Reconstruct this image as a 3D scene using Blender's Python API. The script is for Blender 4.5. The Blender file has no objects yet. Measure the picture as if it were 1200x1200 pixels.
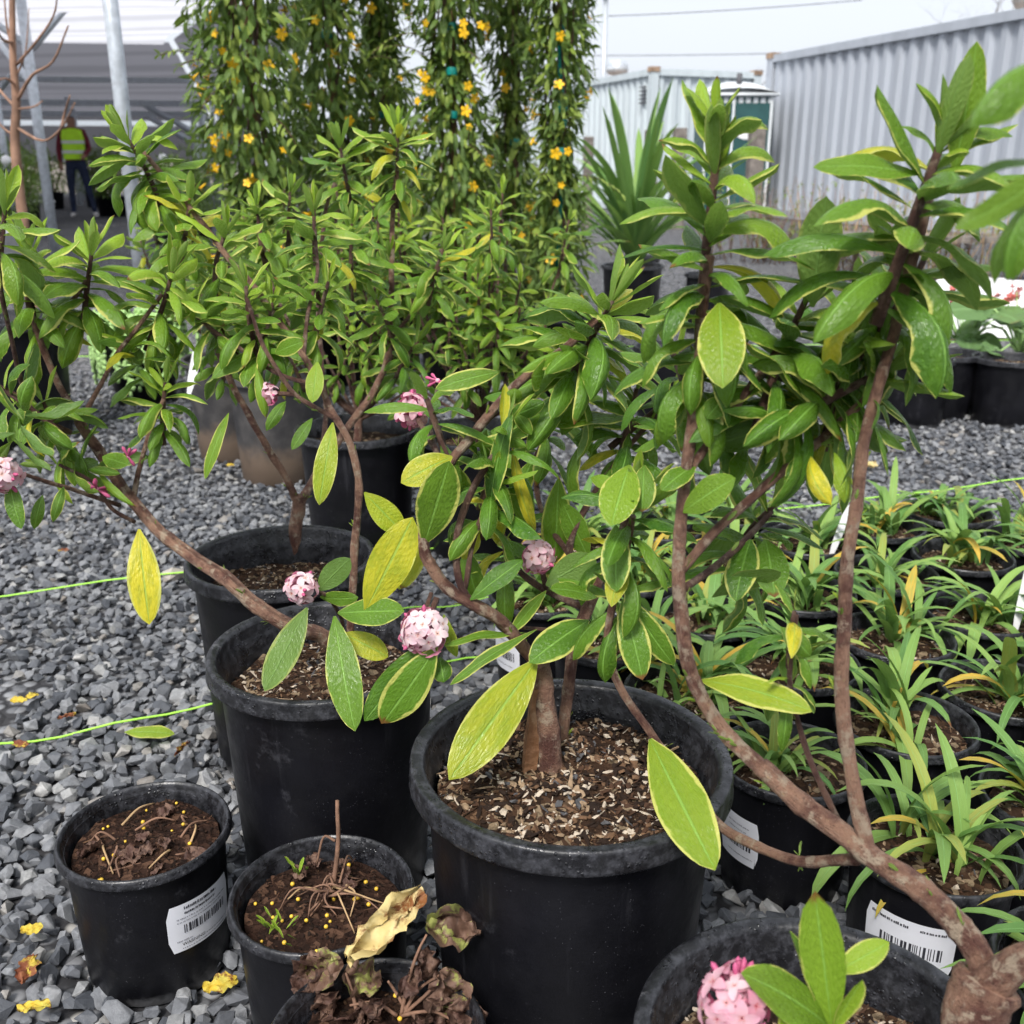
import bpy, bmesh, math, random
import numpy as np
from mathutils import Vector, Matrix, noise as mnoise

R = math.radians
rng = random.Random(7)
npr = np.random.default_rng(11)
scene = bpy.context.scene
COL = scene.collection

# ------------------------------------------------------------------ camera
CAM_H, PITCH, FPX = 0.80, 18.5, 1200.0
cam_data = bpy.data.cameras.new('camera')
cam_data.sensor_width = 36.0
cam_data.lens = 36.0
cam_data.clip_start = 0.02
cam_data.clip_end = 600.0
cam_data.dof.use_dof = True
cam_data.dof.focus_distance = 0.98
cam_data.dof.aperture_fstop = 11.0
cam = bpy.data.objects.new('camera', cam_data)
COL.objects.link(cam)
cam.location = (0, 0, CAM_H)
cam.rotation_euler = (R(90 - PITCH), 0, 0)
scene.camera = cam

# ------------------------------------------------------------------ overcast sky and soft sun
SUN_EL, SUN_AZ = 52.0, 200.0
world = bpy.data.worlds.new('World')
scene.world = world
world.use_nodes = True
wn = world.node_tree
wn.nodes.clear()
w_out = wn.nodes.new('ShaderNodeOutputWorld')
w_bg = wn.nodes.new('ShaderNodeBackground')
w_sky = wn.nodes.new('ShaderNodeTexSky')
w_sky.sky_type = 'NISHITA'
w_sky.sun_disc = False
w_sky.sun_elevation = R(SUN_EL)
w_sky.sun_rotation = R(SUN_AZ)
w_sky.air_density = 1.0
w_sky.dust_density = 3.0
w_sky.ozone_density = 1.0
w_hsv = wn.nodes.new('ShaderNodeHueSaturation')
w_hsv.inputs['Saturation'].default_value = 0.22
w_tc = wn.nodes.new('ShaderNodeTexCoord')
w_nz = wn.nodes.new('ShaderNodeTexNoise')
w_nz.inputs['Scale'].default_value = 2.2
w_nz.inputs['Detail'].default_value = 5.0
w_rmp = wn.nodes.new('ShaderNodeMapRange')
w_rmp.inputs['From Min'].default_value = 0.35
w_rmp.inputs['From Max'].default_value = 0.7
w_mix = wn.nodes.new('ShaderNodeMix')
w_mix.data_type = 'RGBA'
w_mix.inputs[7].default_value = (4.3, 4.6, 5.15, 1)      # even cloud layer
w_mix.inputs[0].default_value = 0.7
w_mr2 = wn.nodes.new('ShaderNodeMapRange')
w_mr2.inputs['To Min'].default_value = 0.62
w_mr2.inputs['To Max'].default_value = 0.86
wn.links.new(w_tc.outputs['Generated'], w_nz.inputs['Vector'])
wn.links.new(w_nz.outputs['Fac'], w_rmp.inputs['Value'])
wn.links.new(w_rmp.outputs['Result'], w_mr2.inputs['Value'])
wn.links.new(w_mr2.outputs['Result'], w_mix.inputs[0])
wn.links.new(w_sky.outputs['Color'], w_hsv.inputs['Color'])
wn.links.new(w_hsv.outputs['Color'], w_mix.inputs[6])
wn.links.new(w_mix.outputs[2], w_bg.inputs['Color'])
wn.links.new(w_bg.outputs['Background'], w_out.inputs['Surface'])
w_bg.inputs['Strength'].default_value = 0.075

sun_d = bpy.data.lights.new('sun', 'SUN')
sun_d.energy = 1.5
sun_d.angle = R(15)
sun_d.color = (1.0, 0.965, 0.92)
sun = bpy.data.objects.new('sun', sun_d)
COL.objects.link(sun)
# direction towards the sun (Nishita: rotation measured clockwise from +Y)
_sd = Vector((math.sin(R(SUN_AZ)) * math.cos(R(SUN_EL)), math.cos(R(SUN_AZ)) * math.cos(R(SUN_EL)), math.sin(R(SUN_EL))))
sun.rotation_euler = _sd.to_track_quat('Z', 'Y').to_euler()
sun.location = (0, 0, 30)

scene.view_settings.view_transform = 'Standard'
scene.view_settings.look = 'None'
scene.view_settings.exposure = 1.52
scene.view_settings.gamma = 1.0
scene.view_settings.use_curve_mapping = False
scene.cycles.use_denoising = True
scene.cycles.use_adaptive_sampling = True
scene.cycles.adaptive_threshold = 0.03
scene.cycles.max_bounces = 5
scene.cycles.diffuse_bounces = 2
scene.cycles.glossy_bounces = 2
scene.cycles.transmission_bounces = 4
scene.cycles.transparent_max_bounces = 6

# ------------------------------------------------------------------ picture <-> place
SP, CP = math.sin(R(PITCH)), math.cos(R(PITCH))
def at(x, y, Y):
    """point of the place seen at photo pixel (x, y), Y metres ahead"""
    u, v = (x - 600) / FPX, (y - 600) / FPX
    k = Y / (CP - v * SP)
    return Vector((u * k, Y, CAM_H - (SP + v * CP) * k))
def onplane(x, y, z=0.0):
    u, v = (x - 600) / FPX, (y - 600) / FPX
    k = (CAM_H - z) / (SP + v * CP)
    return Vector((u * k, (CP - v * SP) * k, z))
def project(p):
    d = CAM_H - p[2]
    zc = p[1] * CP + d * SP
    if zc < 0.02:
        return (9999, 9999, -1)
    return (600 + p[0] / zc * FPX, 600 + (d * CP - p[1] * SP) / zc * FPX, zc)

# ------------------------------------------------------------------ object helpers
def tag(o, label=None, cat=None, group=None, kind=None):
    if label: o['label'] = label
    if cat: o['category'] = cat
    if group: o['group'] = group
    if kind: o['kind'] = kind
    return o
def empty(name, loc, label, cat, group=None):
    o = bpy.data.objects.new(name, None)
    o.empty_display_size = 0.05
    COL.objects.link(o)
    o.location = loc
    return tag(o, label, cat, group)
def origin(parent):
    v = Vector((0, 0, 0))
    while parent is not None:
        v = v + parent.location
        parent = parent.parent
    return v
def new_mesh(name, verts, faces, mats, smooth=True, uvs=None, mat_idx=None, attr=None):
    me = bpy.data.meshes.new(name)
    me.from_pydata([tuple(v) for v in verts], [], [tuple(f) for f in faces])
    for m in (mats if isinstance(mats, (list, tuple)) else [mats]):
        me.materials.append(m)
    if smooth:
        me.polygons.foreach_set('use_smooth', [True] * len(me.polygons))
    if uvs is not None:
        lay = me.uv_layers.new(name='UVMap')
        vi = np.empty(len(me.loops), dtype=np.int32)
        me.loops.foreach_get('vertex_index', vi)
        lay.data.foreach_set('uv', np.asarray(uvs, dtype=np.float32)[vi].ravel())
    if mat_idx is not None:
        me.polygons.foreach_set('material_index', list(mat_idx))
    if attr is not None:
        a = me.attributes.new('var', 'FLOAT', 'POINT')
        a.data.foreach_set('value', np.asarray(attr, dtype=np.float32))
    me.update()
    return me
def link(name, me, parent=None, loc=None, mat4=None):
    o = bpy.data.objects.new(name, me)
    COL.objects.link(o)
    if parent is not None:
        o.parent = parent
    if mat4 is not None:
        o.matrix_basis = mat4
    elif loc is not None:
        o.location = loc
    return o
def part(name, verts, faces, mat, parent=None, **kw):
    """mesh given in place coordinates, hung under its thing"""
    if parent is not None:
        og = origin(parent)
        verts = [(v[0] - og[0], v[1] - og[1], v[2] - og[2]) for v in verts]
    return link(name, new_mesh(name, verts, faces, mat, **kw), parent)

class MB:
    """collects shapes into one mesh"""
    def __init__(s):
        s.v, s.f, s.uv, s.mi = [], [], [], []
    def add(s, verts, faces, uv=None, mi=0):
        n = len(s.v)
        s.v += [tuple(p) for p in verts]
        s.f += [tuple(i + n for i in f) for f in faces]
        s.uv += list(uv) if uv is not None else [(0.5, 0.5)] * len(verts)
        s.mi += [mi] * len(faces)
    def box(s, a, b, mi=0, rot=None, org=None):
        x0, y0, z0 = a; x1, y1, z1 = b
        vs = [Vector(p) for p in ((x0,y0,z0),(x1,y0,z0),(x1,y1,z0),(x0,y1,z0),(x0,y0,z1),(x1,y0,z1),(x1,y1,z1),(x0,y1,z1))]
        if rot is not None:
            m = Matrix.Rotation(rot, 4, 'Z'); vs = [m @ v for v in vs]
        if org is not None:
            vs = [v + Vector(org) for v in vs]
        s.add(vs, [(0,3,2,1),(4,5,6,7),(0,1,5,4),(1,2,6,5),(2,3,7,6),(3,0,4,7)], mi=mi)
    def tube(s, pts, radii, n=8, mi=0, cap=True, jitter=0.0, rnd=None):
        pts = [Vector(p) for p in pts]
        rings, N = [], len(pts)
        prev = None
        vs, fs, uv = [], [], []
        for i, p in enumerate(pts):
            t = (pts[min(i + 1, N - 1)] - pts[max(i - 1, 0)])
            if t.length < 1e-9: t = Vector((0, 0, 1))
            t.normalize()
            if prev is None:
                a = Vector((1, 0, 0)) if abs(t.x) < 0.8 else Vector((0, 1, 0))
                nx = (a - t * a.dot(t)).normalized()
            else:
                nx = (prev - t * prev.dot(t)).normalized()
            prev = nx
            ny = t.cross(nx)
            for k in range(n):
                a = 2 * math.pi * k / n
                r = radii[i]
                if jitter:
                    r *= 1 + jitter * ((rnd or rng).random() - 0.5) * 2
                vs.append(p + nx * (math.cos(a) * r) + ny * (math.sin(a) * r))
                uv.append((k / n, i / max(1, N - 1)))
        for i in range(N - 1):
            for k in range(n):
                k2 = (k + 1) % n
                fs.append((i * n + k, i * n + k2, (i + 1) * n + k2, (i + 1) * n + k))
        if cap:
            fs.append(tuple(reversed(range(n))))
            fs.append(tuple(range((N - 1) * n, N * n)))
        s.add(vs, fs, uv, mi)
    def lathe(s, prof, c=(0, 0, 0), n=40, mi=0, wob=0.0, ph=0.0):
        vs, fs, uv = [], [], []
        for j, (r, z) in enumerate(prof):
            for k in range(n):
                a = 2 * math.pi * k / n
                rr = r * (1 + wob * math.sin(2 * a + ph))
                vs.append((c[0] + rr * math.cos(a), c[1] + rr * math.sin(a), c[2] + z))
                uv.append((k / n, j / (len(prof) - 1)))
        for j in range(len(prof) - 1):
            for k in range(n):
                k2 = (k + 1) % n
                fs.append((j * n + k, j * n + k2, (j + 1) * n + k2, (j + 1) * n + k))
        s.add(vs, fs, uv, mi)
    def build(s, name, mat, parent=None, smooth=True, kind=None):
        mats = mat if isinstance(mat, (list, tuple)) else [mat]
        o = part(name, s.v, s.f, mats, parent, smooth=smooth, uvs=s.uv, mat_idx=s.mi if len(mats) > 1 else None)
        if kind: o['kind'] = kind
        return o

def spline(pts, sub=6):
    """Catmull-Rom through points"""
    pts = [Vector(p) for p in pts]
    if len(pts) < 3:
        return [pts[0].lerp(pts[-1], i / sub) for i in range(sub + 1)]
    P = [pts[0] * 2 - pts[1]] + pts + [pts[-1] * 2 - pts[-2]]
    out = []
    for i in range(1, len(P) - 2):
        a, b, c, d = P[i - 1], P[i], P[i + 1], P[i + 2]
        for k in range(sub):
            t = k / sub
            out.append(0.5 * ((2 * b) + (c - a) * t + (2 * a - 5 * b + 4 * c - d) * t * t + (3 * b - a - 3 * c + d) * t ** 3))
    out.append(pts[-1])
    return out
def frame(pos, d, nrm, s=1.0, sx=1.0):
    d = Vector(d).normalized(); nrm = Vector(nrm)
    x = d.cross(nrm)
    if x.length < 1e-5:
        x = d.cross(Vector((0.31, 0.5, 0.8)))
    x.normalize()
    z = x.cross(d)
    return Matrix(((x.x * s * sx, d.x * s, z.x * s, pos[0]), (x.y * s * sx, d.y * s, z.y * s, pos[1]), (x.z * s * sx, d.z * s, z.z * s, pos[2]), (0, 0, 0, 1)))

# ------------------------------------------------------------------ materials
class NT:
    def __init__(s, name, rough=0.6, spec=0.4):
        s.m = bpy.data.materials.new(name); s.m.use_nodes = True
        s.t = s.m.node_tree; s.n = s.t.nodes; s.l = s.t.links
        s.p = s.n['Principled BSDF']; s.out = s.n['Material Output']
        s.p.inputs['Roughness'].default_value = rough
        s.p.inputs['Specular IOR Level'].default_value = spec
    def node(s, typ, **kw):
        nd = s.n.new(typ)
        for k, v in kw.items(): setattr(nd, k, v)
        return nd
    def put(s, sock, v):
        if hasattr(v, 'is_output') or isinstance(v, bpy.types.NodeSocket): s.l.new(v, sock)
        else: sock.default_value = v
    def coord(s, which='Object'):
        return s.node('ShaderNodeTexCoord').outputs[which]
    def noise(s, scale, detail=4, vec=None, rough=0.55, out='Fac'):
        nd = s.node('ShaderNodeTexNoise')
        nd.inputs['Scale'].default_value = scale; nd.inputs['Detail'].default_value = detail
        nd.inputs['Roughness'].default_value = rough
        s.l.new(vec if vec is not None else s.coord(), nd.inputs['Vector'])
        return nd.outputs[out]
    def voro(s, scale, vec=None, out='Distance', feature='F1'):
        nd = s.node('ShaderNodeTexVoronoi', feature=feature)
        nd.inputs['Scale'].default_value = scale
        s.l.new(vec if vec is not None else s.coord(), nd.inputs['Vector'])
        return nd.outputs[out]
    def rng(s, v, a, b, c=0.0, d=1.0, smooth=True):
        nd = s.node('ShaderNodeMapRange')
        if smooth: nd.interpolation_type = 'SMOOTHSTEP'
        s.put(nd.inputs['Value'], v)
        for k, x in zip(('From Min', 'From Max', 'To Min', 'To Max'), (a, b, c, d)): s.put(nd.inputs[k], x)
        return nd.outputs['Result']
    def mix(s, f, a, b, mode='MIX'):
        nd = s.node('ShaderNodeMix', data_type='RGBA', blend_type=mode)
        s.put(nd.inputs[0], f)
        for sock, v in ((nd.inputs[6], a), (nd.inputs[7], b)):
            if isinstance(v, tuple) and len(v) == 3: v = v + (1.0,)
            s.put(sock, v)
        return nd.outputs[2]
    def math(s, op, a, b=0.0):
        nd = s.node('ShaderNodeMath', operation=op)
        s.put(nd.inputs[0], a); s.put(nd.inputs[1], b)
        return nd.outputs[0]
    def bump(s, h, strength=0.4, dist=0.002, normal=None):
        nd = s.node('ShaderNodeBump')
        nd.inputs['Strength'].default_value = strength; nd.inputs['Distance'].default_value = dist
        s.l.new(h, nd.inputs['Height'])
        if normal is not None: s.l.new(normal, nd.inputs['Normal'])
        return nd.outputs['Normal']
    def done(s, color=None, rough=None, normal=None, trans=0.0, tcol=None, metal=None):
        if color is not None:
            s.put(s.p.inputs['Base Color'], color + (1.0,) if isinstance(color, tuple) and len(color) == 3 else color)
        if rough is not None: s.put(s.p.inputs['Roughness'], rough)
        if normal is not None: s.l.new(normal, s.p.inputs['Normal'])
        if metal is not None: s.p.inputs['Metallic'].default_value = metal
        if trans > 0:
            tr = s.node('ShaderNodeBsdfTranslucent')
            s.put(tr.inputs['Color'], tcol if tcol is not None else color)
            mx = s.node('ShaderNodeMixShader'); mx.inputs[0].default_value = trans
            s.l.new(s.p.outputs[0], mx.inputs[1]); s.l.new(tr.outputs[0], mx.inputs[2])
            s.l.new(mx.outputs[0], s.out.inputs['Surface'])
        return s.m

def plain(name, col, rough=0.6, spec=0.4, var=0.25, scale=8.0, metal=None, bump=0.0):
    n = NT(name, rough, spec)
    nz = n.noise(scale, 5)
    c = n.mix(n.rng(nz, 0.3, 0.7), tuple(x * (1 - var) for x in col), tuple(min(1, x * (1 + var)) for x in col))
    nm = n.bump(n.noise(scale * 6, 4), bump, 0.003) if bump else None
    return n.done(c, rough, nm, metal=metal)

M = {}
def leaf_material(name, dark, light, margin, m0, young, yellow, under, trans=0.30, rough=0.27, veins=14.0):
    n = NT(name, rough, 0.36)
    uvn = n.node('ShaderNodeUVMap'); sep = n.node('ShaderNodeSeparateXYZ')
    n.l.new(uvn.outputs[0], sep.inputs[0])
    u, v = sep.outputs[0], sep.outputs[1]
    oi = n.node('ShaderNodeObjectInfo')
    cs = n.node('ShaderNodeSeparateColor'); n.l.new(oi.outputs['Color'], cs.inputs[0])
    at_ = n.node('ShaderNodeAttribute'); at_.attribute_name = 'var'
    rnd = n.math('FRACT', n.math('ADD', oi.outputs['Random'], at_.outputs['Fac']))
    off = n.node('ShaderNodeCombineXYZ'); n.l.new(rnd, off.inputs[0])
    sc = n.node('ShaderNodeVectorMath', operation='SCALE'); n.l.new(off.outputs[0], sc.inputs[0]); sc.inputs['Scale'].default_value = 37.0
    ad = n.node('ShaderNodeVectorMath', operation='ADD'); n.l.new(uvn.outputs[0], ad.inputs[0]); n.l.new(sc.outputs[0], ad.inputs[1])
    vec = ad.outputs[0]
    edge = n.math('ABSOLUTE', n.math('SUBTRACT', n.math('MULTIPLY', u, 2.0), 1.0))     # 0 midrib, 1 margin
    wob = n.noise(7.0, 2, vec)
    g = n.mix(rnd, dark, light)
    g = n.mix(n.rng(n.noise(3.0, 1, vec), 0.35, 0.7), g, n.mix(0.5, g, light))
    # blotchy paler tissue between the veins
    g = n.mix(n.math('MULTIPLY', n.rng(n.noise(16.0, 2, vec), 0.5, 0.75), 0.35), g, tuple(min(1, c * 1.6) for c in light))
    g = n.mix(cs.outputs[1], g, young)                                                  # object colour, green: young growth
    blot = n.rng(n.noise(5.0, 3, vec), 0.32, 0.62)
    ye = n.math('MULTIPLY', cs.outputs[0], n.math('ADD', n.math('MULTIPLY', blot, 0.45), 0.62))
    ye = n.math('MINIMUM', ye, 1.0)
    g = n.mix(ye, g, yellow)                                                            # object colour, red: yellowing
    mj = n.math('MULTIPLY', n.math('SUBTRACT', n.math('FRACT', n.math('MULTIPLY', rnd, 7.3)), 0.62), 0.22)
    mm = n.rng(n.math('ADD', n.math('ADD', edge, mj), n.math('MULTIPLY', n.math('SUBTRACT', wob, 0.5), 0.42)), m0, m0 + 0.10)
    g = n.mix(n.math('MULTIPLY', mm, 0.9), g, margin)
    rib = n.rng(edge, 0.035, 0.075, 1.0, 0.0)
    g = n.mix(n.math('MULTIPLY', rib, 0.55), g, tuple(min(1, c * 2.0 + 0.06) for c in light))
    brown = n.math('MULTIPLY', n.rng(n.math('ADD', v, n.math('MULTIPLY', wob, 0.12)), 0.97, 1.03), n.rng(rnd, 0.90, 0.93))
    g = n.mix(brown, g, (0.20, 0.075, 0.025))
    geo = n.node('ShaderNodeNewGeometry')
    g = n.mix(n.math('MULTIPLY', geo.outputs['Backfacing'], 0.6), g, n.mix(cs.outputs[0], under, yellow))
    vein = n.math('SINE', n.math('MULTIPLY', n.math('ADD', n.math('SUBTRACT', v, n.math('MULTIPLY', edge, 0.12)), n.math('MULTIPLY', n.noise(6.0, 2, vec), 0.10)), veins * 6.283))
    h = n.math('ADD', n.math('MULTIPLY', vein, 0.12), n.math('ADD', n.math('MULTIPLY', rib, -1.3), n.math('MULTIPLY', n.noise(18.0, 2, vec), 2.0)))
    nm = n.bump(h, 0.5, 0.0012)
    ro = n.rng(n.noise(12.0, 1, vec), 0.3, 0.7, rough - 0.07, rough + 0.14)
    tcol = n.mix(0.55, g, (0.30, 0.48, 0.06))
    return n.done(g, ro, nm, trans=trans, tcol=tcol)

M['leaf'] = leaf_material('daphne_leaf', (0.040, 0.118, 0.012), (0.112, 0.235, 0.022), (0.60, 0.60, 0.15), 0.845,
                          (0.31, 0.46, 0.035), (0.66, 0.58, 0.035), (0.15, 0.25, 0.085))
M['blade'] = leaf_material('strap_leaf', (0.055, 0.155, 0.038), (0.12, 0.26, 0.062), (0.14, 0.28, 0.07), 0.95,
                           (0.32, 0.48, 0.11), (0.72, 0.44, 0.06), (0.11, 0.23, 0.085), 0.25, 0.42, 3.0)
M['vine'] = leaf_material('vine_leaf', (0.045, 0.095, 0.022), (0.115, 0.19, 0.04), (0.12, 0.2, 0.05), 0.95,
                          (0.27, 0.36, 0.06), (0.5, 0.42, 0.05), (0.10, 0.16, 0.05), 0.25, 0.42, 6.0)
M['round_leaf'] = leaf_material('heart_leaf', (0.06, 0.15, 0.045), (0.11, 0.22, 0.06), (0.12, 0.24, 0.07), 0.95,
                                (0.2, 0.36, 0.09), (0.55, 0.2, 0.06), (0.13, 0.22, 0.08), 0.2, 0.4, 5.0)

def bark_material(name, a, b, c, scale=60.0):
    n = NT(name, 0.62, 0.35)
    co = n.coord()
    big = n.noise(scale * 0.6, 5, co, 0.65); fine = n.noise(scale * 4, 5, co)
    g = n.mix(n.rng(big, 0.38, 0.62), a, b)
    g = n.mix(n.math('MULTIPLY', n.rng(n.noise(scale * 1.3, 5, co, 0.65), 0.52, 0.64), 0.85), g, c)
    g = n.mix(n.math('MULTIPLY', n.rng(fine, 0.55, 0.8), 0.5), g, tuple(x * 0.3 for x in a))
    spot = n.rng(n.voro(scale * 2.6, co), 0.12, 0.2, 1.0, 0.0)
    g = n.mix(n.math('MULTIPLY', spot, n.math('MULTIPLY', n.rng(big, 0.5, 0.6), 0.75)), g, (0.40, 0.27, 0.15))
    uvn = n.node('ShaderNodeUVMap'); mp = n.node('ShaderNodeMapping'); n.l.new(uvn.outputs[0], mp.inputs['Vector']); mp.inputs['Scale'].default_value = (9, 22, 1)
    ring = n.noise(3.0, 5, mp.outputs[0], 0.7)
    g = n.mix(n.math('MULTIPLY', n.rng(ring, 0.56, 0.68), 0.75), g, tuple(x * 0.42 for x in a))
    mp2 = n.node('ShaderNodeMapping'); n.l.new(uvn.outputs[0], mp2.inputs['Vector']); mp2.inputs['Scale'].default_value = (16, 5, 1)
    strk = n.noise(2.0, 5, mp2.outputs[0], 0.7)
    g = n.mix(n.math('MULTIPLY', n.rng(strk, 0.55, 0.72), 0.7), g, (0.36, 0.29, 0.22))
    nm = n.bump(n.math('ADD', n.math('ADD', fine, n.noise(scale * 1.4, 5, co)), n.math('MULTIPLY', n.math('SUBTRACT', strk, ring), 2.0)), 0.95, 0.0022)
    return n.done(g, n.rng(fine, 0.3, 0.7, 0.36, 0.72), nm)
M['bark'] = bark_material('daphne_bark', (0.115, 0.048, 0.036), (0.34, 0.195, 0.13), (0.44, 0.35, 0.255))
M['bark_dark'] = bark_material('dark_twig_bark', (0.085, 0.036, 0.031), (0.21, 0.115, 0.082), (0.31, 0.225, 0.165))  # darker bark tone for thinner stems, shoots and stalks
M['wood_stake'] = bark_material('split_wood', (0.20, 0.095, 0.045), (0.30, 0.16, 0.085), (0.36, 0.22, 0.13), 40)
M['grey_bark'] = plain('grey_twig_bark', (0.19, 0.155, 0.14), 0.8, 0.2, 0.35, 12)
M['orange_bark'] = plain('orange_twig_bark', (0.29, 0.17, 0.115), 0.7, 0.3, 0.3, 14)

def pot_material(name, base, dust, wear):
    n = NT(name, 0.45, 0.28)
    co = n.coord()
    b1 = n.noise(9, 5, co)
    g = n.mix(n.rng(b1, 0.35, 0.7), base, tuple(x * 1.9 for x in base))
    sp = n.voro(260, co)
    sp2 = n.rng(sp, 0.05, 0.11, 0.6, 0.0)
    g = n.mix(n.math('MULTIPLY', sp2, n.rng(n.noise(22, 3, co), 0.42, 0.62)), g, dust)
    mp = n.node('ShaderNodeMapping'); n.l.new(co, mp.inputs['Vector']); mp.inputs['Scale'].default_value = (60, 60, 5)
    st = n.rng(n.noise(1.2, 5, mp.outputs[0]), 0.60, 0.78)
    g = n.mix(n.math('MULTIPLY', st, wear), g, tuple(x * 0.7 for x in dust))
    sz = n.node('ShaderNodeSeparateXYZ'); n.l.new(co, sz.inputs[0])
    mud = n.rng(n.math('ADD', sz.outputs[2], n.math('MULTIPLY', n.noise(40, 4, co), 0.035)), 0.022, 0.034, 1.0, 0.0)
    g = n.mix(n.math('MULTIPLY', mud, 0.75), g, (0.13, 0.13, 0.135))
    scf = n.rng(n.noise(14, 6, co, 0.75), 0.60, 0.70)
    g = n.mix(n.math('MULTIPLY', scf, 0.10), g, dust)
    nm = n.bump(n.math('ADD', n.noise(150, 3, co), n.math('MULTIPLY', b1, 2.0)), 0.25, 0.0012)
    return n.done(g, n.rng(n.noise(30, 4, co), 0.3, 0.7, 0.30, 0.50), nm)
M['pot'] = pot_material('black_plastic', (0.0045, 0.0045, 0.006), (0.22, 0.22, 0.25), 0.10)
def rim_material():
    n = NT('worn_rim_plastic', 0.4, 0.5)
    co = n.coord()
    a = n.rng(n.noise(85, 6, co, 0.75), 0.42, 0.66)
    g = n.mix(a, (0.008, 0.0082, 0.010), (0.042, 0.043, 0.05))
    b = n.rng(n.noise(48, 6, co, 0.75), 0.6, 0.72)
    g = n.mix(n.math('MULTIPLY', b, 0.5), g, (0.16, 0.16, 0.17))
    dr = n.rng(n.voro(210, co), 0.10, 0.34, 1.0, 0.0)
    drm = n.math('MULTIPLY', dr, n.rng(n.noise(24, 3, co), 0.45, 0.58))
    nm = n.bump(n.math('ADD', n.noise(190, 4, co), n.math('MULTIPLY', drm, 2.5)), 0.45, 0.0012)
    ro = n.mix(drm, n.rng(n.noise(45, 5, co), 0.35, 0.7, 0.24, 0.55), (0.08, 0.08, 0.08))
    return n.done(g, ro, nm)
M['rim'] = rim_material()
def oldpot():
    n = NT('dusty_grey_plastic', 0.7, 0.3)
    co = n.coord()
    sep = n.node('ShaderNodeSeparateXYZ'); n.l.new(co, sep.inputs[0])
    g = n.mix(n.rng(n.noise(14, 5, co), 0.35, 0.7), (0.035, 0.034, 0.036), (0.085, 0.08, 0.078))
    mud = n.rng(n.math('ADD', sep.outputs[2], n.math('MULTIPLY', n.noise(16, 5, co), -0.14)), -0.02, 0.06, 1.0, 0.0)
    g = n.mix(n.math('MULTIPLY', mud, 0.8), g, (0.19, 0.135, 0.095))
    return n.done(g, 0.75, n.bump(n.noise(60, 4, co), 0.3, 0.002))
M['oldpot'] = oldpot()
def soil_material(name, a, b, c):
    n = NT(name, 0.9, 0.15)
    co = n.coord()
    v = n.voro(130, co, 'Color')
    s_ = n.node('ShaderNodeSeparateColor'); n.l.new(v, s_.inputs[0])
    g = n.mix(s_.outputs[0], a, b)
    g = n.mix(n.rng(s_.outputs[1], 0.78, 0.86), g, c)
    nm = n.bump(n.math('ADD', n.noise(170, 5, co), n.voro(130, co)), 0.9, 0.005)
    return n.done(g, 0.85, nm)
M['soil'] = soil_material('bark_soil', (0.020, 0.011, 0.007), (0.06, 0.032, 0.018), (0.22, 0.16, 0.10))
M['soil_dark'] = soil_material('peat_soil', (0.013, 0.0065, 0.0045), (0.04, 0.019, 0.012), (0.085, 0.045, 0.028))
def chip_material(name, cols, rough=0.85):
    n = NT(name, rough, 0.2)
    a_ = n.node('ShaderNodeAttribute'); a_.attribute_name = 'var'
    rp = n.node('ShaderNodeValToRGB'); rp.color_ramp.interpolation = 'CONSTANT'
    n.l.new(a_.outputs['Fac'], rp.inputs['Fac'])
    el = rp.color_ramp.elements
    while len(el) < len(cols): el.new(0.5)
    for e, (p_, c_) in zip(el, cols):
        e.position = p_; e.color = c_ + (1,)
    co = n.coord()
    g = n.mix(n.rng(n.noise(240, 4, co), 0.35, 0.7), rp.outputs['Color'], n.mix(0.45, rp.outputs['Color'], (0.02, 0.014, 0.01)))
    return n.done(g, rough, n.bump(n.noise(400, 3, co), 0.5, 0.0012))
M['chips'] = chip_material('soil_chips', [(0.0, (0.022, 0.012, 0.008)), (0.38, (0.07, 0.035, 0.02)), (0.58, (0.16, 0.09, 0.05)), (0.74, (0.33, 0.23, 0.145)), (0.86, (0.55, 0.46, 0.36)), (0.96, (0.09, 0.09, 0.095))])
M['chips_dark'] = chip_material('peat_crumbs', [(0.0, (0.012, 0.006, 0.004)), (0.4, (0.032, 0.015, 0.009)), (0.75, (0.07, 0.034, 0.02)), (0.95, (0.16, 0.09, 0.05))])
def stone_material():
    n = NT('crushed_stone', 0.72, 0.4)
    a_ = n.node('ShaderNodeAttribute'); a_.attribute_name = 'var'
    oi = n.node('ShaderNodeObjectInfo')
    r_ = n.math('FRACT', n.math('ADD', oi.outputs['Random'], a_.outputs['Fac']))
    rp = n.node('ShaderNodeValToRGB')
    n.l.new(r_, rp.inputs['Fac'])
    cols = [(0.0, (0.065, 0.071, 0.083)), (0.3, (0.13, 0.137, 0.152)), (0.6, (0.205, 0.212, 0.225)), (0.84, (0.285, 0.29, 0.30)), (0.93, (0.36, 0.36, 0.35)), (0.965, (0.22, 0.19, 0.16)), (0.985, (0.5, 0.49, 0.47)), (1.0, (0.11, 0.12, 0.14))]
    el = rp.color_ramp.elements
    while len(el) < len(cols): el.new(0.5)
    for e, (p_, c_) in zip(el, cols):
        e.position = p_; e.color = c_ + (1,)
    geo = n.node('ShaderNodeNewGeometry')
    pos = geo.outputs['Position']
    g = n.mix(n.rng(n.noise(90, 5, pos, 0.7), 0.35, 0.7), n.mix(0.4, rp.outputs['Color'], (0.03, 0.032, 0.038)), rp.outputs['Color'])
    g = n.mix(n.math('MULTIPLY', n.rng(n.noise(35, 4, pos), 0.6, 0.75), 0.4), g, (0.30, 0.30, 0.30))
    return n.done(g, n.rng(n.noise(60, 4, pos), 0.3, 0.7, 0.4, 0.8), n.bump(n.noise(260, 5, pos, 0.7), 0.6, 0.0016))
M['stone'] = stone_material()
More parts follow.
